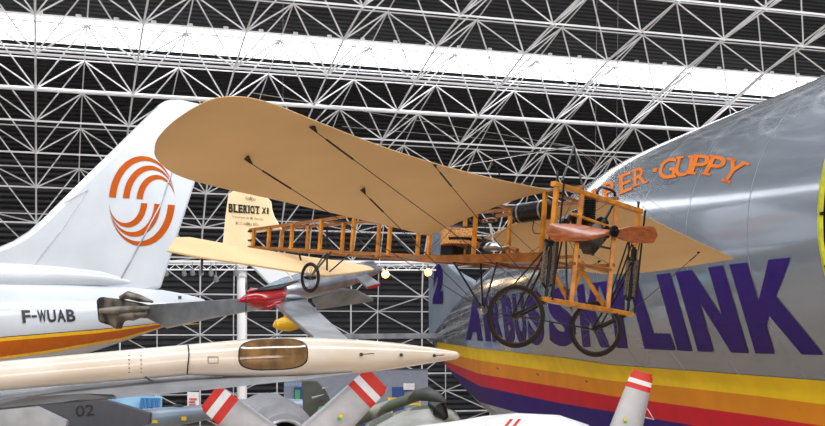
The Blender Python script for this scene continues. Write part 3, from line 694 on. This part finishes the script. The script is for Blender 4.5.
# rudder
TP = B(-LT, 0, 0)
ro = [(229, 194), (233, 191), (250, 190), (266, 196), (271, 202), (272, 210), (274, 216), (282, 229.5), (256, 233), (254, 240), (253, 249), (236, 252), (223, 246), (224, 236), (226, 215)]
mb = MB(); ry = -.02; mb.prism([BY(x, y, ry) for x, y in ro], bS*.014); rud = mb.build('rudder', M['linen_pale'], ble, smooth=False, bevel=.01)
rs_ = plane_surf(B(0, ry-.014, 0), -bS, .012)
mb = MB()
text_px(mb, 'BLERIOT', rs_, [(228.6, 203.5), (259.3, 206.3), (228.6, 212.2), (259.3, 214)], .045, .16); text_px(mb, 'XI', rs_, [(261.8, 207.3), (268.5, 208), (261.6, 213.6), (268.3, 214.2)], .04, .2)
for x in (230.4, 234.8, 239.4, 243.5, 248, 252.8, 257.8):   # slab serifs
    for y in (204.0+(x-229)*.09, 211.6+(x-229)*.06): mb.add([rs_(x-1.9, y-.35), rs_(x+1.9, y-.2), rs_(x+1.9, y+.6), rs_(x-1.9, y+.45)], [(0, 1, 2, 3)])
mb.build('rudder_lettering', M['ink'], rud, smooth=False)
M['script'] = mat('brown_ink', (.35, .24, .13), .6)
for tx, q_ in (('Replique', [(246, 196.2), (256.5, 197.6), (245, 199.6), (255.5, 201)]), ('Traversee de la Manche', [(232, 214.8), (263.5, 218.2), (231.5, 217.4), (263, 220.6)]), ('le 25 Juillet 1909', [(236, 221.4), (258.5, 223.4), (235.5, 224.2), (258, 226)])):
    mb = MB(); text_px(mb, tx, rs_, q_, -.005, .15, 1); mb.build('script_lettering', M['script'], rud, smooth=False)
mb = MB()
for y in (231.5, 240.5): mb.box(BY(251.5, y, -.04), BF*.05, bS*.03, BU*.012)
mb.build('rudder_hinge', M['black'], rud, smooth=False)
# tailplane
th0 = P(260, 255, 15.9); tl3 = P(172, 245, 14.7); tn = BF.cross(bS).normalized(); tn = (tn+BF*-.13).normalized()
to = [(167, 251), (175.5, 238), (189, 237.8), (237, 246.5), (298, 256), (345, 262.5), (368, 266.5), (374.5, 270), (350, 273.5), (326, 276), (299, 272.5), (254, 265.5), (203.5, 258)]
tw0 = P(250, 254, 16.0); 
q1, q2, q3 = P(171, 245, 14.4), P(372, 268, 17.2), P(260, 266, 15.2)
# plane through the span line with the trailing edge nearer the ground
nn = (q2-q1).cross(P(255, 251, 16.6)-P(255, 264.5, 15.3)).normalized(); nn = nn if nn.z > 0 else -nn
mb = MB(); mb.prism([bp(x, y, q1, nn) for x, y in to], nn*.014); tpn = mb.build('tailplane', M['linen'], ble, smooth=False, bevel=.01)
tf_ = plane_surf(q1-nn*.014, -nn, .004); mb = MB(); mb.tube([bp(223, 250.4, q1-nn*.02, nn), bp(211.4, 258, q1-nn*.02, nn)], .006, 4)
mb.build('elevator_gap', M['ink'], tpn)
mb = MB(); c = bp(276, 259, q1-nn*.02, nn); mb.tube([c, c-V((0, 0, .13))], [.02, .012], 8); mb.bar(c-bS*.12, c+bS*.12, .015, .015); c = bp(202, 254, q1-nn*.02, nn); mb.tube([c-V((0, 0, .0)), c-V((0, 0, .24))], [.02, .012], 8)
mb.build('control_horn', M['black'], ble)
# tail wheel legs
mb = MB(); fx_ = tw
for x, y, yy in ((331, 252, -.2), (327, 250, .15)): mb.tube([tw+V((.0, 0, 0)), BY(x, y, yy)], .012, 8)
mb.tube([BY(327, 230, 0), BY(327, 274, 0)], .013, 8); mb.tube([tw, BY(327, 274, 0)], .010, 8); mb.tube([BY(327, 274, 0), BY(352, 252, -.15)], .01, 8); mb.tube([BY(302, 265, 0), BY(299, 253, -.1)], .014, 8)
mb.build('tail_wheel_leg', M['black'], ble)

# ------------------------------------------------------------------ tip-tank wing in the foreground
def yT(px): return 19.5+px/458*3.5
tank = thing('tip_tank', P(280, 378, 21.5), 'long cream cigar shaped wingtip tank with a smoked brown window', 'aircraft wing')
pf = [(-30, 364, 396), (0, 361, 391), (100, 352, 383), (186, 344.3, 375.5), (240, 339.3, 377), (270, 337.5, 377.3), (300, 336.8, 377), (330, 337.6, 376), (365, 339.7, 373), (400, 343, 368.5), (430, 347, 363.5), (448, 350, 360.6), (456, 351.5, 359.5), (459, 354, 357.5)]
pts = []; rs = []
for x, a, b_ in pf: Y = yT(x); pts.append(P(x, (a+b_)/2, Y)); rs.append((b_-a)/2/F*Y*.98)
def dens(pts, rs, n=4):
    P2 = []; R2 = []
    for j in range(len(pts)-1):
        for k in range(n): t = k/n; P2.append(pts[j].lerp(pts[j+1], t)); R2.append(rs[j]*(1-t)+rs[j+1]*t)
    return P2+[pts[-1]], R2+[rs[-1]]
mb = MB(); mb.tube(*dens(pts, rs), 40); ts = Surf(mb, .012); mb.build('tank_body', M['cream'], tank)
def pxpatch(name, outline_fn, m, surf, par, n=40, rings=6, label=None, c=(0, 0)):
    mb = MB(); vs = [surf(*c)]; fs = []
    for r in range(1, rings+1):
        for i in range(n):
            x, y = outline_fn(2*math.pi*i/n); vs.append(surf(c[0]+(x-c[0])*r/rings, c[1]+(y-c[1])*r/rings))
    for i in range(n): fs.append((0, 1+i, 1+(i+1) % n))
    for r in range(rings-1):
        for i in range(n): a = 1+r*n; fs.append((a+i, a+(i+1) % n, a+n+(i+1) % n, a+n+i))
    mb.add(vs, fs); return mb.build(name, m, par, label=label)
def sup(cx, cy, rx, ry, tilt=0, p=3.2):
    def f(q):
        c, s = math.cos(q), math.sin(q); x = rx*abs(c)**(2/p)*(1 if c > 0 else -1); y = ry*abs(s)**(2/p)*(1 if s > 0 else -1); return cx+x, cy+y+x*tilt
    return f
ts2 = lambda x, y: ts(x, y)
pxpatch('window_surround', sup(273, 354.5, 35, 15.4, -.03), M['ink'], ts, tank, c=(273, 354.5))
ts.off = .02; pxpatch('window_glazing', sup(273, 354.5, 33.6, 14, -.03), mat('smoked_brown_window', (.27, .15, .06), .12, col2=(.10, .055, .025), scale=3.5, coat=1, stretch=(1, 1, .6)), ts, tank, c=(273, 354.5)); ts.off = .012
mb = MB(); seam = [ts(188+.8*math.sin(i/3.), 345+i*1.9) for i in range(16)]; mb.tube(seam, .012, 5); mb.build('panel_seam', M['ink'], tank)
mb = MB()
for i in range(5): mb.disc(ts(129, 356+i*4), (0, 1, 0), .012, .01, 6); mb.disc(ts(141, 356+i*4), (0, 1, 0), .012, .01, 6)
mb.build('rivet', M['ink'], tank)
mb = MB(); bx = [(208, 357), (218, 357), (218, 363), (208, 363)]; mb.tube([ts(*p) for p in bx+bx[:1]], .006, 4); mb.build('access_panel', M['ink'], tank)
for x, y, x2, y2 in ((361, 354.5, 374, 353.5), (401, 355, 403, 355), (434, 355.5, 444, 355)):
    mb = MB(); a = ts(x, y); mb.disc(a, (0, 1, 0), .035, .05, 12); mb.tube([a, P(x2, y2, a.y-.25)], .009, 6); mb.build('probe', M['black'], tank)
mb = MB(); W_ = [[(-30, 395, 20.2), (-30, 402, 19.4), (-30, 413, 19.2)], [(60, 384, 20.6), (60, 394, 19.8), (60, 404, 19.6)], [(150, 378, 21), (150, 387, 20.3), (150, 395.5, 20.2)], [(230, 375, 21.4), (230, 381, 20.8), (230, 387.5, 20.7)], [(300, 374, 21.8), (300, 377, 21.4), (300, 380, 21.3)], [(352, 372, 22.1), (352, 372.6, 21.9), (352, 373.4, 21.9)]]
rings = []
for r in W_:
    p = [P(*q) for q in r]; rings.append(p+[q+V((0, .5, .02)) for q in p[::-1]])
mb.loft(rings); wg = mb.build('wing_underside', M['grey_wing'], tank, label='grey wing below the tank')
mb = MB(); mb.prism([P(-30, 403, 19.3), P(30, 396.5, 19.5), P(85, 393.5, 19.8), P(113, 394.5, 19.9), P(116, 397.2, 19.95), P(60, 402.5, 19.55), P(-30, 411, 19.2)], (0, .04, 0)); mb.build('shade_patch', mat('dark_grey_shade', (.09, .09, .1), .5), tank, smooth=False)  # dark sheet laid on the wing as painted shade
mb = MB(); mb.bar(P(145, 377, 20.2), P(153, 382, 20.2), .03, .03); mb.build('scoop', M['ink'], tank)

# ------------------------------------------------------------------ silver plane with a red nose
rn = thing('racing_plane', P(290, 312, 31), 'silver propeller plane with glossy red nose behind the small tail wheel', 'aircraft')
pts = [P(237.5, 301, 28.0), P(241, 300.3, 28.1), P(245, 299.5, 28.2), P(250, 298.7, 28.4)]
mb = MB(); mb.tube(pts, [.01, .06, .1, .14], 18); mb.build('spinner', M['red'], rn)
mb = MB(); mb.tube([P(246, 299, 28.3), P(252, 299.5, 28.5), P(260, 300, 28.8), P(271, 297.5, 29.3), P(283, 293, 29.8)], [.11, .19, .23, .24, .17], 24); mb.build('engine_cowl', M['red'], rn)
mb = MB(); mb.tube([P(247, 293, 28.5), P(252, 291, 28.7), P(262, 290, 29)], [.04, .09, .05], 14); mb.build('cowl_bulge', M['red'], rn)
mb = MB(); mb.tube([P(257, 307, 28.7), P(268, 307, 28.9), P(280, 302, 29.2)], [.04, .08, .04], 14); mb.build('cowl_bulge', M['red'], rn)
mb = MB(); mb.tube([P(281, 291.5, 29.6), P(300, 289, 30.5), P(325, 283, 31.8), P(350, 276.5, 33), P(374, 270, 34.3), P(380, 268, 34.6)], [.2, .3, .31, .26, .15, .08], 24); mb.build('fuselage', M['silver'], rn)
mb = MB(); mb.tube([P(258, 290.5, 29), P(272, 286.5, 29.6), P(286, 282.5, 30.2), P(300, 279, 31), P(312, 277, 31.5)], [.04, .13, .2, .22, .1], 16, flat=.7); mb.build('canopy', M['canopy'], rn)
mb = MB(); mb.tube([P(250, 292, 28.4), P(262, 289.5, 28.8), P(280, 286.5, 29.4), P(298, 281, 30.1)], [.03, .09, .1, .03], 10, flat=.6); mb.build('glare_shield', M['black'], rn)
mb = MB(); mb.tube([P(283, 287, 30), P(293, 281, 30.2), P(286, 270, 30.2)], .03, 6); mb.build('cockpit_strut', M['linen_pale'], rn)
mb = MB(); mb.prism([P(272, 303, 29.4), P(305, 300, 30.6), P(352, 344, 25.5), P(322, 346, 24.8)], V((.0, -.02, .05))); mb.build('wing', M['silver'], rn, smooth=False, bevel=.03)
def flatw(a, b_, c, L, th=.05):
    n_ = (b_-a).cross(c-a).normalized(); m2 = MB(); m2.prism([bp(x, y, a, n_) for x, y in L], n_*th); return m2
mb = flatw(P(262, 298, 30.2), P(112, 307, 34.4), P(167, 328, 32.6), [(262, 297), (262, 309), (208, 319), (167, 328.5), (148, 318.5), (112, 317.5), (112, 307), (190, 302)])
mb.build('wing', M['silver'], rn, smooth=False, bevel=.03)
mb = MB(); mb.prism([P(312, 300, 31.5), P(338, 289, 32), P(356, 290.5, 33), P(374, 300, 34.5), P(352, 302, 34), P(318, 309, 32)], V((0, 0, .05))); mb.build('tailplane', M['grey_wing'], rn, smooth=False, bevel=.03)
mb = MB(); mb.prism([P(360, 271, 33.5), P(363, 262, 33.7), P(372, 261, 34.2), P(378, 268, 34.6), P(377, 273, 34.6)], V((.05, .05, 0))); mb.build('tail_fin', M['grey_wing'], rn, smooth=False)
mb = MB(); mb.prism([P(355, 277.5, 33), P(366, 274.5, 33.5), P(380, 284, 32), P(367, 287.5, 31.6)], V((0, 0, .03))); mb.build('tailplane', M['silver'], rn, smooth=False)
mb = MB(); mb.prism([P(367, 287.8, 31.55), P(380, 284.3, 31.95), P(380.3, 285.2, 31.95), P(367, 288.7, 31.55)], V((0, -.01, .02))); mb.build('red_edge', M['red'], rn, smooth=False)
mb = MB(); c = P(246, 296.5, 28.0); 
for d in (V((.0, .0, 1)), V((.0, .0, -1))): mb.tube([c, c+d*.25, c+d*.46], [.02, .045, .015], 8, flat=.4)
mb.build('propeller', M['black'], rn)
pod = MB(); pod.prism([P(99, 300, 33.2), P(103, 297, 33.2), P(120, 299, 33.2), P(146, 304, 33.2), P(149, 311, 33.2), P(144, 317, 33.2), P(122, 321, 33.2), P(119, 330, 33.2), P(114, 326, 33.2), P(101, 322, 33.2)], (0, .35, 0))
pod = pod.build('engine_pod', M['worn_dark'], rn, smooth=False, bevel=.18, label='weathered dark metal pod at the outer wing end')
mb = MB(); mb.tube([P(100, 311, 32.75), P(112, 310.5, 32.7), P(135, 309, 32.6), P(150, 308, 32.6)], [.1, .14, .13, .05], 14, flat=.8); mb.tube([P(120, 298, 32.9), P(128, 295, 32.9), P(140, 298.5, 32.9), P(153, 302, 32.9)], [.1, .2, .18, .05], 14, flat=.6); mb.tube([P(120, 316, 32.7), P(133, 315, 32.7), P(147, 313, 32.7)], [.1, .17, .06], 14); mb.build('pod_fairing', M['worn'], pod)
yt = MB(); yt.tube([P(273, 326, 33), P(276, 325, 33), P(283, 324, 33.1), P(290, 325, 33.3), P(299, 327, 33.5)], [.03, .14, .2, .19, .06], 18); yt.tube([P(285, 321, 33.1), P(285, 312, 33.1)], [.04, .04], 8)
tag(yt.build('drop_tank', M['yellow_tank']), 'small golden yellow drop tank hanging behind the silver plane wing', 'fuel tank')
# white fin-like nose behind
mb = MB(); mb.prism([P(251, 266, 50), P(300, 262, 50), P(360, 266, 50), P(300, 280, 50), P(272, 288, 50)], V((0, .3, 0))); tag(mb.build('aircraft_fin', M['white'], smooth=False, bevel=.1), 'white swept aircraft fin seen between the red nosed plane and the tan tailplane', 'aircraft part')

# ------------------------------------------------------------------ column, lighting truss, lamps
mb = MB(); c = P(242, 426, 62); mb.tube([V((c.x, c.y, 0)), V((c.x, c.y, 11.2))], .27, 16); tag(mb.build('pillar', M['white_steel']), 'tall round pale grey pillar left of the red nosed plane', 'pillar')
tr = thing('lighting_truss', P(300, 266, 60), 'long horizontal aluminium lighting truss with spotlights in front of the dark wall', 'truss')
mb = MB(); a, b_ = P(150, 261.5, 60), P(436, 262.5, 64); h_ = V((0, 0, .42)); 
mb.tube([a, b_], .07, 6); mb.tube([a-h_, b_-h_], .045, 6); mb.tube([a-h_*.35, b_-h_*.35], .035, 6)
for i in range(48): mb.tube([a.lerp(b_, i/48)-h_*(1 if i % 2 else .35), a.lerp(b_, (i+1)/48)-h_*(.35 if i % 2 else 1)], .02, 4, cap=False)
mb.build('truss_frame', M['white_steel'], tr)
for x, y, lb in ((166, 272, 'leftmost grey spotlight under the truss, next to the orange emblem fin'), (184, 272, 'second grey spotlight from the left under the truss'), (192.5, 271.5, 'third grey spotlight from the left, in the tight pair under the truss'), (201, 271.5, 'grey spotlight right of the tight pair under the truss'),
              (211, 272, 'grey spotlight clamped just above the lowest hanging one'), (216, 278, 'lowest hanging grey spotlight below the truss'), (236, 272, 'grey spotlight on the truss beside the round pillar')):
    c = P(x, y, 60); sp = MB(); sp.tube([c+V((0, -.1, .10)), c+V((0, 0, -.02)), c+V((0, .1, -.14))], [.08, .12, .14], 12); sp.tube([c+V((0, 0, .05)), V((c.x, c.y, P(x, 262, 60).z))], .025, 6)
    o = sp.build('spotlight', M['grey_wing']); tag(o, lb, 'spotlight', 'grey spotlights under the truss')
for x, y, lb in ((385.5, 274.5, 'glowing warm lamp under the truss, left one of the lit pair'), (428, 272.5, 'glowing warm lamp under the truss beside the number 2 fin')):
    c = P(x, y, 59.5); t = thing('lit_spotlight', c, lb, 'spotlight'); mb = MB(); mb.ball(c+V((0, -.12, 0)), .2, 14, 8); mb.build('bulb', M['lamp'], t)
    mb = MB(); mb.tube([c+V((0, .35, .1)), c+V((0, .1, .03)), c+V((0, -.02, 0))], [.1, .18, .22], 14, cap=False); mb.tube([c+V((0, .1, .1)), c+V((0, .1, .45))], .03, 6); mb.build('lamp_housing', M['black'], t)
    l = bpy.data.lights.new('lamp_light', 'POINT'); l.energy = 25; l.color = (1, .6, .2); l.shadow_soft_size = .2; o = bpy.data.objects.new('lamp_light', l); sc.collection.objects.link(o); o.location = (0, -.6, 0); o.parent = t

# ------------------------------------------------------------------ propellers and nacelles along the bottom edge
def blade(par, tip, root, w_tip, w_root, Y, bands, roundness=.5):
    a = P(*tip, Y); b_ = P(*root, Y); d = (b_-a); L = d.length; d = d.normalized(); s = d.cross(V((0, 1, 0))).normalized(); th = V((0, 1, 0))
    def ring(t):
        w_ = w_tip+(w_root-w_tip)*t; c = a+d*L*t; w_ = w_*F**-1*Y/2
        e = 1 if t > .02 else .86
        tk = .03+.05*t
        return [c+s*w_*e*math.cos(q)+th*tk*math.sin(q)+s*.0 for q in [2*math.pi*k/16 for k in range(16)]]
    parts = [(0, bands[0], M['redtip'], 'red_band'), (bands[0], bands[1], M['whitetip'], 'white_band'), (bands[1], bands[2], M['redtip'], 'red_band'), (bands[2], 1, M['blade'], 'blade')]
    for t0, t1, m_, nm_ in parts:
        mb = MB(); N = max(2, int((t1-t0)*20)); tt = [t0+(t1-t0)*i/N for i in range(N+1)]
        if t0 == 0: tt = [0, .02]+tt[1:]
        mb.loft([ring(t) for t in tt]); mb.build(nm_, m_, par, smooth=True)
    return a, b_, d, s
p1 = thing('engine_propeller', P(275, 470, 27), 'red and white tipped propeller of the pale nacelle below the long cream tank', 'propeller')
blade(p1, (209, 396.5), (280, 452), 30, 40, 26.5, (.09, .18, .28)); blade(p1, (378, 378.5), (302, 452), 30, 42, 26.4, (.105, .175, .245))
c = P(291, 462, 26.6); mb = MB(); mb.tube([c+V((0, -.7, 0)), c+V((0, -.55, 0)), c+V((0, -.2, 0)), c+V((0, .1, 0))], [.02, .2, .36, .4], 24); mb.build('spinner', M['blade'], p1)
mb = MB(); e_ = [P(338, 418, 26.2)+V((0, -.09, 0))]; 
for i, m_ in ((0, M['green']), (1, M['yellow'])):
    mb = MB(); mb.disc(P(339+i*2.0, 419-i*3.2, 26.27), (0, 1, 0), .045, .02, 14); mb.build('blade_sticker', m_, p1)
nac = thing('engine_nacelle', P(290, 430, 29), 'pale metal engine nacelle with round intake between the two striped propeller blades', 'engine')
mb = MB(); c0 = P(283, 440, 28); ax_ = V((.25, -.95, 0)).normalized()
mb.tube([c0-ax_*3, c0-ax_*1.5, c0-ax_*.5, c0, c0+ax_*.25, c0+ax_*.3], [1.0, .97, .9, .8, .66, .5], 36, cap=False); mb.build('cowling', M['blade'], nac)
mb = MB(); mb.torus(c0+ax_*.3, ax_, .5, .05, 40, 10); mb.build('intake_lip', M['silver'], nac)
mb = MB(); mb.tube([c0-ax_*.3, c0+ax_*.1], [.48, .2], 24); mb.build('intake', M['black'], nac)
p3 = thing('engine_propeller', P(628, 470, 22), 'red and white tipped grey propeller blade standing in front of the rainbow stripes', 'propeller')
blade(p3, (643, 372), (619, 452), 22, 37, 22, (.10, .155, .22))
c = P(612, 468, 22.1); mb = MB(); mb.tube([c+V((0, -.6, 0)), c+V((0, -.45, 0)), c+V((0, -.1, 0)), c+V((0, .1, 0))], [.02, .2, .34, .36], 24); mb.build('spinner', M['blade'], p3)
for i, m_ in ((0, M['green']), (1, M['yellow'])):
    mb = MB(); mb.disc(P(625.3, 422-i*2.6, 21.88), (0, 1, 0), .03, .02, 14); mb.build('blade_sticker', m_, p3)
nac2 = thing('engine_nacelle', P(540, 440, 24), 'white engine nacelle with red lettering at the bottom edge beneath the old monoplane', 'engine')
mb = MB(); c0 = P(530, 447, 24); ax_ = V((.93, -.36, 0)).normalized()
mb.tube([c0-ax_*3, c0-ax_*1.6, c0-ax_*1.0, c0-ax_*.3, c0+ax_*.6, c0+ax_*1.2, c0+ax_*1.5], [.3, .5, .62, .7, .68, .5, .3], 32); nsf = Surf(mb, .015); mb.build('cowling', M['whitetip'], nac2)
for a_, b2_ in ((504, 513), (512, 521)):
    mb = MB(); mb.add([nsf(a_, 427), nsf(a_+6, 419.5), nsf(a_+9.5, 419.5), nsf(a_+3.5, 427)], [(0, 1, 2, 3)]); mb.build('red_marking', M['redtip'], nac2, smooth=False)

# ------------------------------------------------------------------ jets and stands beyond
j2 = thing('jet_tail', P(100, 430, 30), 'dark slate jet tail fin marked 02 at the lower left', 'aircraft')
mb = MB(); mb.prism([P(33, 404, 30), P(98, 397.5, 30), P(118, 402.5, 30), P(152, 413, 30), P(150, 424, 30), P(66, 440, 30), P(58, 418, 30)], V((0, .12, 0))); mb.build('fin', M['navy_fin'], j2, smooth=False, bevel=.03)
s02 = lambda x, y: P(x, y, 29.85); mb = MB(); text_px(mb, '02', s02, [(75.5, 405.8), (93.5, 404.2), (75.8, 417), (94, 415.2)], .005, .12, 2); mb.build('number_marking', M['ink'], j2, smooth=False)
mb = MB(); mb.prism([P(-20, 399, 26), P(20, 401, 26), P(35, 405, 26), P(68, 420.5, 26), P(68, 424.5, 26), P(60, 440, 26), P(-20, 440, 26)], V((0, .1, 0))); tag(mb.build('wing_panel', M['grey_wing'], smooth=False, bevel=.03), 'pale grey aircraft panel in the lower left corner', 'aircraft part')
j3 = thing('slim_jet', P(150, 440, 33), 'blue grey jet fuselage lying between the 02 fin and the left striped blade', 'aircraft')
mb = MB(); mb.tube([P(60, 437, 31), P(100, 428, 32), P(150, 420, 33), P(200, 413, 34), P(240, 409, 35)], [.4, .38, .34, .24, .12], 24); mb.build('fuselage', M['bluegrey'], j3)
mb = MB(); mb.prism([P(172, 412, 33.5), P(174, 404, 33.5), P(181, 404.5, 33.5), P(192, 411.5, 34)], V((0, .06, 0))); mb.build('fin', M['navy_fin'], j3, smooth=False)
mb = MB(); mb.box(P(155, 421.5, 32.5), (.07, 0, 0), (0, .03, 0), (0, 0, .04)); mb.box(P(184, 418.5, 33.3), (.07, 0, 0), (0, .03, 0), (0, 0, .05)); mb.build('yellow_marking', M['yellow'], j3)
j4 = thing('fighter_jet', P(250, 430, 44), 'blue grey fighter jet with glazed canopy behind the left striped blade', 'aircraft')
mb = MB(); mb.tube([P(195, 412, 42), P(215, 408.5, 42.5), P(240, 407, 43), P(268, 406.5, 43.5), P(300, 407, 44), P(322, 408, 44.5)], [.2, .26, .3, .32, .3, .25], 24); mb.build('fuselage', M['bluegrey'], j4)
mb = MB(); mb.tube([P(250, 402.5, 43), P(262, 399.5, 43.2), P(275, 398.5, 43.4), P(290, 403, 43.6)], [.05, .22, .24, .06], 16); mb.build('canopy', M['canopy'], j4)
mb = MB(); mb.prism([P(200, 412, 41), P(330, 409, 43), P(330, 414, 42), P(200, 419, 40)], V((0, 0, .06))); mb.build('wing', M['grey_wing'], j4, smooth=False)
j5 = thing('dark_fin_jet', P(325, 440, 40), 'dark green jet tail fin with a small green emblem between the striped blades', 'aircraft')
mb = MB(); mb.prism([P(302, 380.5, 40), P(317, 380.8, 40), P(324, 388, 40), P(338, 414, 40), P(346, 432, 40), P(305, 440, 40), P(303, 405, 40)], V((0, .12, 0))); mb.build('fin', M['camo_dark'], j5, smooth=False, bevel=.03)
mb = MB(); mb.disc(P(321.5, 410, 39.85), (0, 1, 0), .13, .03, 16); mb.build('emblem', M['green'], j5)
mb = MB(); mb.disc(P(321.5, 410, 39.82), (0, 1, 0), .07, .03, 12); mb.build('emblem_centre', M['camo_dark'], j5)
mb = MB(); mb.tube([P(312, 398, 39.6), P(324, 394.5, 39.6)], [.05, .02], 6); mb.tube([P(322, 388.5, 39.8), P(328, 388, 39.8)], [.04, .02], 6); mb.build('antenna', M['grey_wing'], j5)
j6 = thing('camouflaged_jet', P(420, 440, 42), 'grey and green camouflaged jet with rounded canopy hump below the end of the cream tank', 'aircraft')
mb = MB(); mb.tube([P(345, 424, 44), P(365, 416, 43.6), P(385, 407.5, 43.2), P(405, 400.5, 42.8), P(418, 396.5, 42.5)], [.28, .26, .22, .19, .16], 18); mb.build('dorsal_spine', M['camo'], j6)
mb = MB(); mb.tube([P(410, 399, 42.5), P(418, 395, 42), P(428, 394, 41.8), P(438, 398, 41.5), P(446, 403, 41.4)], [.1, .22, .26, .2, .08], 18); mb.build('canopy_hump', M['camo_dark'], j6)
mb = MB(); mb.tube([P(360, 446, 43), P(385, 432, 42.4), P(410, 424, 42), P(435, 418, 41.5), P(453, 419, 41.2), P(460, 424, 41)], [.5, .58, .58, .5, .3, .1], 28); mb.build('fuselage', M['camo'], j6)
mb = MB(); mb.prism([P(374, 428, 41.0), P(402, 413, 41.2), P(432, 410, 40.8), P(440, 417, 40.6), P(452, 432, 40), P(380, 434, 40)], V((0, .03, .05))); mb.build('wing', mat('light_camouflage_grey', (.42, .42, .41), .4, col2=(.3, .3, .27), scale=1), j6, smooth=False)
mb = MB(); mb.tube([P(430, 404, 41), P(440, 410, 40.5), P(446, 418, 40.3)], [.1, .3, .1], 14); mb.build('intake', M['black'], j6)
# exhibition stand
st = thing('exhibition_booth', P(380, 455, 72), 'slate blue exhibition booth with dark blue doorways behind the jets', 'booth')
c0, c1 = P(284, 374, 72), P(428, 372, 72)
mb = MB(); mb.box(V(((c0.x+c1.x)/2, 73.5, 2.4)), ((c1.x-c0.x)/2, 0, 0), (0, 1.5, 0), (0, 0, 2.4)); mb.build('wall', M['booth'], st, smooth=False)
for x0, x1 in ((294, 306), (345, 365), (392, 404)):
    mb = MB(); a, b_ = P(x0, 387, 71.9), P(x1, 430, 71.9); mb.box((a+b_)/2, ((b_.x-a.x)/2, 0, 0), (0, .08, 0), (0, 0, (a.z-b_.z)/2)); mb.build('doorway', M['bluedoor'], st, smooth=False)
mb = MB(); a, b_ = P(294, 384, 71.8), P(302, 387, 71.8); text_px(mb, 'AEROSPACE', lambda x, y: P(x, y, 71.88), [(284, 383.3), (301, 383.3), (284, 386), (301, 386)], 0, .15, 1); mb.build('fascia_lettering', M['skyblue'], st, smooth=False)
mb = MB(); a, b_ = P(295, 390, 71.8), P(300, 402, 71.8); mb.box((a+b_)/2, ((b_.x-a.x)/2, 0, 0), (0, .04, 0), (0, 0, (a.z-b_.z)/2)); mb.build('poster', M['green'], st, smooth=False)
mb = MB(); mb.box(P(409, 386.5, 71.8), (.35, 0, 0), (0, .04, 0), (0, 0, .2)); mb.build('wall_panel', M['whitetip'], st, smooth=False)
bn_ = thing('banner', P(130, 430, 58), 'sky blue printed banner above the slim blue grey jet', 'banner')
mb = MB(); a, b_ = P(98, 396, 58), P(162, 430, 58); mb.box((a+b_)/2, ((b_.x-a.x)/2, 0, 0), (0, .05, 0), (0, 0, (a.z-b_.z)/2)); mb.build('sheet', M['skyblue'], bn_, smooth=False)
mb = MB()
for i in range(9): x = 142+i*2.2; mb.tube([P(x, 398, 57.8), P(x+(2 if i % 2 else -2), 410, 57.8)], .06, 4)
mb.build('print_line', mat('blue_print', (.08, .28, .6), .5), bn_)
mb = MB(); mb.ball(P(151, 410.5, 57.7), .16, 10, 8); mb.tube([P(151, 412, 57.7), P(151, 422, 57.7)], [.15, .3], 10, flat=.3); mb.build('printed_figure', M['ink'], bn_)
pn_ = thing('notice_panel', P(192, 430, 56), 'narrow white notice panel just left of the striped blade tip', 'sign')
mb = MB(); a, b_ = P(187.5, 392, 56), P(199, 420, 56); mb.box((a+b_)/2, ((b_.x-a.x)/2, 0, 0), (0, .05, 0), (0, 0, (a.z-b_.z)/2)); mb.build('board', M['whitetip'], pn_, smooth=False)
mb = MB()
for i, w_ in enumerate((8, 6, 7)): a = P(189, 399+i*3, 55.9); mb.box(a+V((w_/2*.048, 0, 0)), (w_/2*.048, 0, 0), (0, .01, 0), (0, 0, .035))
mb.build('text_line', M['redtip'], pn_, smooth=False)
# yellow barrier rail
mb = MB(); mb.bar(P(388, 399, 66), P(441, 399, 66), .12, .16); mb.bar(P(392, 404, 66), P(420, 404, 66), .1, .1)
for x in (392, 420, 440): c = P(x, 399, 66); mb.bar(c, V((c.x, c.y, 0)), .08, .08)
tag(mb.build('barrier_rail', M['yellow'], smooth=False), 'yellow barrier rail in front of the dark wall below the truss', 'rail')
